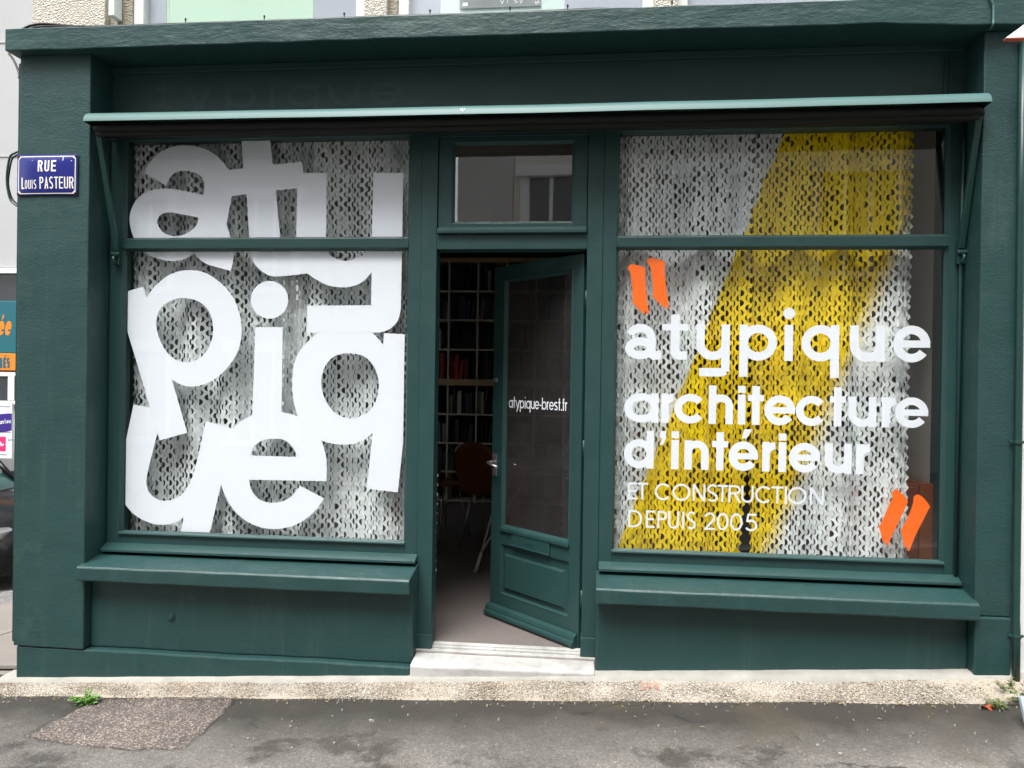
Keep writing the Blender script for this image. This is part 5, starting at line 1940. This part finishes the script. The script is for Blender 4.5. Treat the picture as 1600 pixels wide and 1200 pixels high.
def opp_house(name_label, x0, x1, z1, mat, wins, storeys, roof=None):
    h = thing('house', ((x0 + x1) / 2, OY - 3, -.3), name_label, 'house', 'houses across the street')
    if roof:
        wl_ = P(MB().plate([(x0, -1), (x1, -1), (x1, roof[1]), ((x0 + x1) / 2 if len(roof) < 3 else roof[2], z1), (x0, roof[0])], OY - 6, OY), 'wall', mat, h, .02)
    else:
        wl_ = P(MB().box(x0, x1, OY - 6, OY, -1, z1), 'wall', mat, h, .02)
        P(MB().box(x0 - .05, x1 + .05, OY - .0, OY + .22, z1 - .45, z1 - .2), 'cornice', M['frame'], h, .02)
    for (wx, wz, w_, h_) in wins:
        f = MB()
        f.box(wx - w_ / 2 - .12, wx - w_ / 2, OY + .001, OY + .07, wz - .1, wz + h_)
        f.box(wx + w_ / 2, wx + w_ / 2 + .12, OY + .001, OY + .07, wz - .1, wz + h_)
        f.box(wx - w_ / 2 - .2, wx + w_ / 2 + .2, OY + .001, OY + .16, wz + h_ + .001, wz + h_ + .2)
        f.box(wx - w_ / 2 - .2, wx + w_ / 2 + .2, OY + .001, OY + .16, wz - .22, wz - .101)
        for k in range(4):
            xx = wx - w_ / 2 + w_ * k / 3
            f.box(xx - .035, xx + .035, OY + .001, OY + .045, wz - .1, wz + h_)
        wo_ = P(f, 'window', M['frame'], h, .005)
        P(MB().box(wx - w_ / 2, wx + w_ / 2, OY + .001, OY + .012, wz - .1, wz + h_), 'pane', M['darkglass'], wo_, 0)
    return h


opp_house('beige house with tall windows opposite the shop', -1.42, 9.2, 11.5, M['oppwall'],
          [(-.55 + 2.5 * i, 3.6, 1.25, 1.55) for i in range(4)] + [(-.3 + 2.5 * i, .7, 1.2, 1.6) for i in range(4)], 2)
opp_house('grey plain rendered house left of the beige one opposite', -2.44, -1.425, 10.8, M['oppgrey'], [], 2)
h = opp_house('dark house with a sloping roof edge further left opposite the shop', -12.5, -4.7, 9.5, M['oppdark'],
              [(-6.0 - 2.4 * i, 3.3, 1.1, 1.5) for i in range(3)] + [(-6.0 - 2.4 * i, .5, 1.1, 1.5) for i in range(3)], 2)
P(MB().plate([(-4.69, -1), (-2.75, -1), (-2.75, 4.1), (-3.78, 5.6), (-4.69, 6.7)], OY - 6, OY - .02), 'gable_wall', M['oppdark'], h, .02)


# ------------------------------------------------------------------ weeds, leaf, litter
def weed(px_, py_, size, n_, mat, label, spread=1.0, seed=1, up=.8):
    g = on_ground(px_, py_)
    t = thing('weed', (g.x, g.y, g.z), label, 'weed', None)
    rnd = random.Random(seed)
    lv, lf, st = MB(), None, MB()
    for i in range(n_):
        a_ = rnd.uniform(0, 6.28)
        ln = size * rnd.uniform(.35, 1)
        tip = Vector((g.x + math.cos(a_) * ln * spread, g.y + math.sin(a_) * ln * .6 - .01, g.z + ln * up * rnd.uniform(.2, .9)))
        base = Vector((g.x + rnd.uniform(-.01, .01), g.y, g.z))
        midp = base.lerp(tip, .5) + Vector((0, 0, ln * .2))
        st.tube([base, midp, tip], .0012, 4)
        for k in range(5):
            c = midp.lerp(tip, k / 4) if k else midp
            ll = size * rnd.uniform(.14, .26)
            aa = a_ + rnd.uniform(-1.4, 1.4)
            d = Vector((math.cos(aa), math.sin(aa), rnd.uniform(-.3, .5))).normalized()
            sd_ = d.cross(Vector((rnd.uniform(-.4, .4), rnd.uniform(-.4, .4), 1))).normalized()
            nrm = sd_.cross(d)
            p = [c, c + d * ll * .35 + sd_ * ll * .3 - nrm * ll * .05, c + d * ll * .75 + sd_ * ll * .22, c + d * ll - nrm * ll * .1, c + d * ll * .75 - sd_ * ll * .22, c + d * ll * .35 - sd_ * ll * .3 - nrm * ll * .05, c + d * ll * .5 + nrm * ll * .06]
            lv.add(p, [(0, 1, 6), (1, 2, 6), (2, 3, 6), (3, 4, 6), (4, 5, 6), (5, 0, 6)])
    o = P(lv, 'leaves', mat, t, 0)
    P(st, 'stems', M['drystem'] if mat is M['leaf2'] else mat, t, 0)
    return t


weed(134, 1099, .082, 44, M['leaf'], 'bright green ferny weed at the corner of the pinkish asphalt patch', 1.0, 1)
weed(1056, 1091, .030, 9, M['leaf'], 'tiny green weed at the foot of the pebble footing below the right window', .8, 2, 1.1)
weed(698, 1090, .022, 7, M['leaf'], 'tiniest green sprout at the foot of the footing below the doorstep', .9, 3, .7)
weed(1555, 1104, .075, 26, M['leaf2'], 'straggly weed at the foot of the right end pillar beside a red leaf', 1.0, 4)
weed(1585, 1096, .11, 22, M['leaf2'], 'taller dull weed at the base of the downpipe', .7, 5, 1.0)
g = on_ground(1542, 1108)
vs, fs = [], []
n_ = 12
for i in range(n_):
    a_ = 2 * math.pi * i / n_
    r_ = .026 * (1 + .35 * math.cos(a_ * 5)) * (1.2 if i % 6 == 0 else 1)
    vs.append((g.x + r_ * math.cos(a_), g.y + r_ * .7 * math.sin(a_), g.z + .010 + .010 * math.sin(a_ * 2 + .4)))
vs.append((g.x, g.y, g.z + .012))
lf = MB().add(vs, [(i, (i + 1) % n_, n_) for i in range(n_)]).build('fallen_leaf', M['deadleaf'])
lf.modifiers.new('thick', 'SOLIDIFY').thickness = .001
tag(lf, 'curled red dead leaf lying by the weed at the right', 'leaf')

# crumbs, petals and grit swept against the footing
b = MB()
rnd = random.Random(8)
for i in range(230):
    if i < 110:
        px_, py_ = rnd.uniform(-20, 1620), 1089 + abs(rnd.gauss(0, 7))
    else:
        px_, py_ = rnd.uniform(-20, 1620), rnd.uniform(1095, 1215)
    g = on_ground(px_, py_ + .006 * px_)
    s_ = rnd.uniform(.0015, .0045) if i < 222 else rnd.uniform(.005, .009)
    pts = [(g.x + s_ * math.cos(a_) * rnd.uniform(.6, 1.3), g.y + s_ * math.sin(a_) * rnd.uniform(.5, 1.1)) for a_ in [k * 1.2566 for k in range(5)]]
    b.slab(pts, g.z + .0005, g.z + .0065 + rnd.uniform(.001, .003))
tag(b.build('grit', M['pebble' if False else 'cement']), kind='stuff')
b = MB()
for i in range(150):
    px_, py_ = rnd.uniform(-10, 1610), 1090 + abs(rnd.gauss(0, 4)) + (rnd.uniform(0, 60) if rnd.random() < .12 else 0)
    g = on_ground(px_, py_ + .006 * px_)
    a_ = rnd.uniform(0, 6.3)
    l_ = rnd.uniform(.006, .018)
    d = Vector((math.cos(a_), math.sin(a_), 0)) * l_
    sd_ = Vector((-d.y, d.x, 0)) * .25
    c = g + Vector((0, 0, .007))
    b.add([c - d, c + sd_ + Vector((0, 0, .003)), c + d, c - sd_ + Vector((0, 0, .002))], [(0, 1, 2), (0, 2, 3)])
tag(b.build('leaf_litter', M['drystem']), kind='stuff')

# survey mark sprayed on the footing
pol = []
for k, ch in enumerate(('3', 'f', '9')):
    x0 = at(999 + k * 10.5, 1070, -.27).x
    pol += [[(x0 + p[0], p[1]) for p in q] for q in glyph(ch, .024, .022, .038, 0, .0042)]
mk = flat('survey_mark', pol, M['redpaint'], None, lambda a, c_: (a, -.262 - .012 + (c_ - .02) * .55, ft(a) * .62 + fb(a) * .38 - .008 + c_ * .80 + .004))
tag(mk, 'faint red sprayed number on the pebble footing below the right window', 'mark')
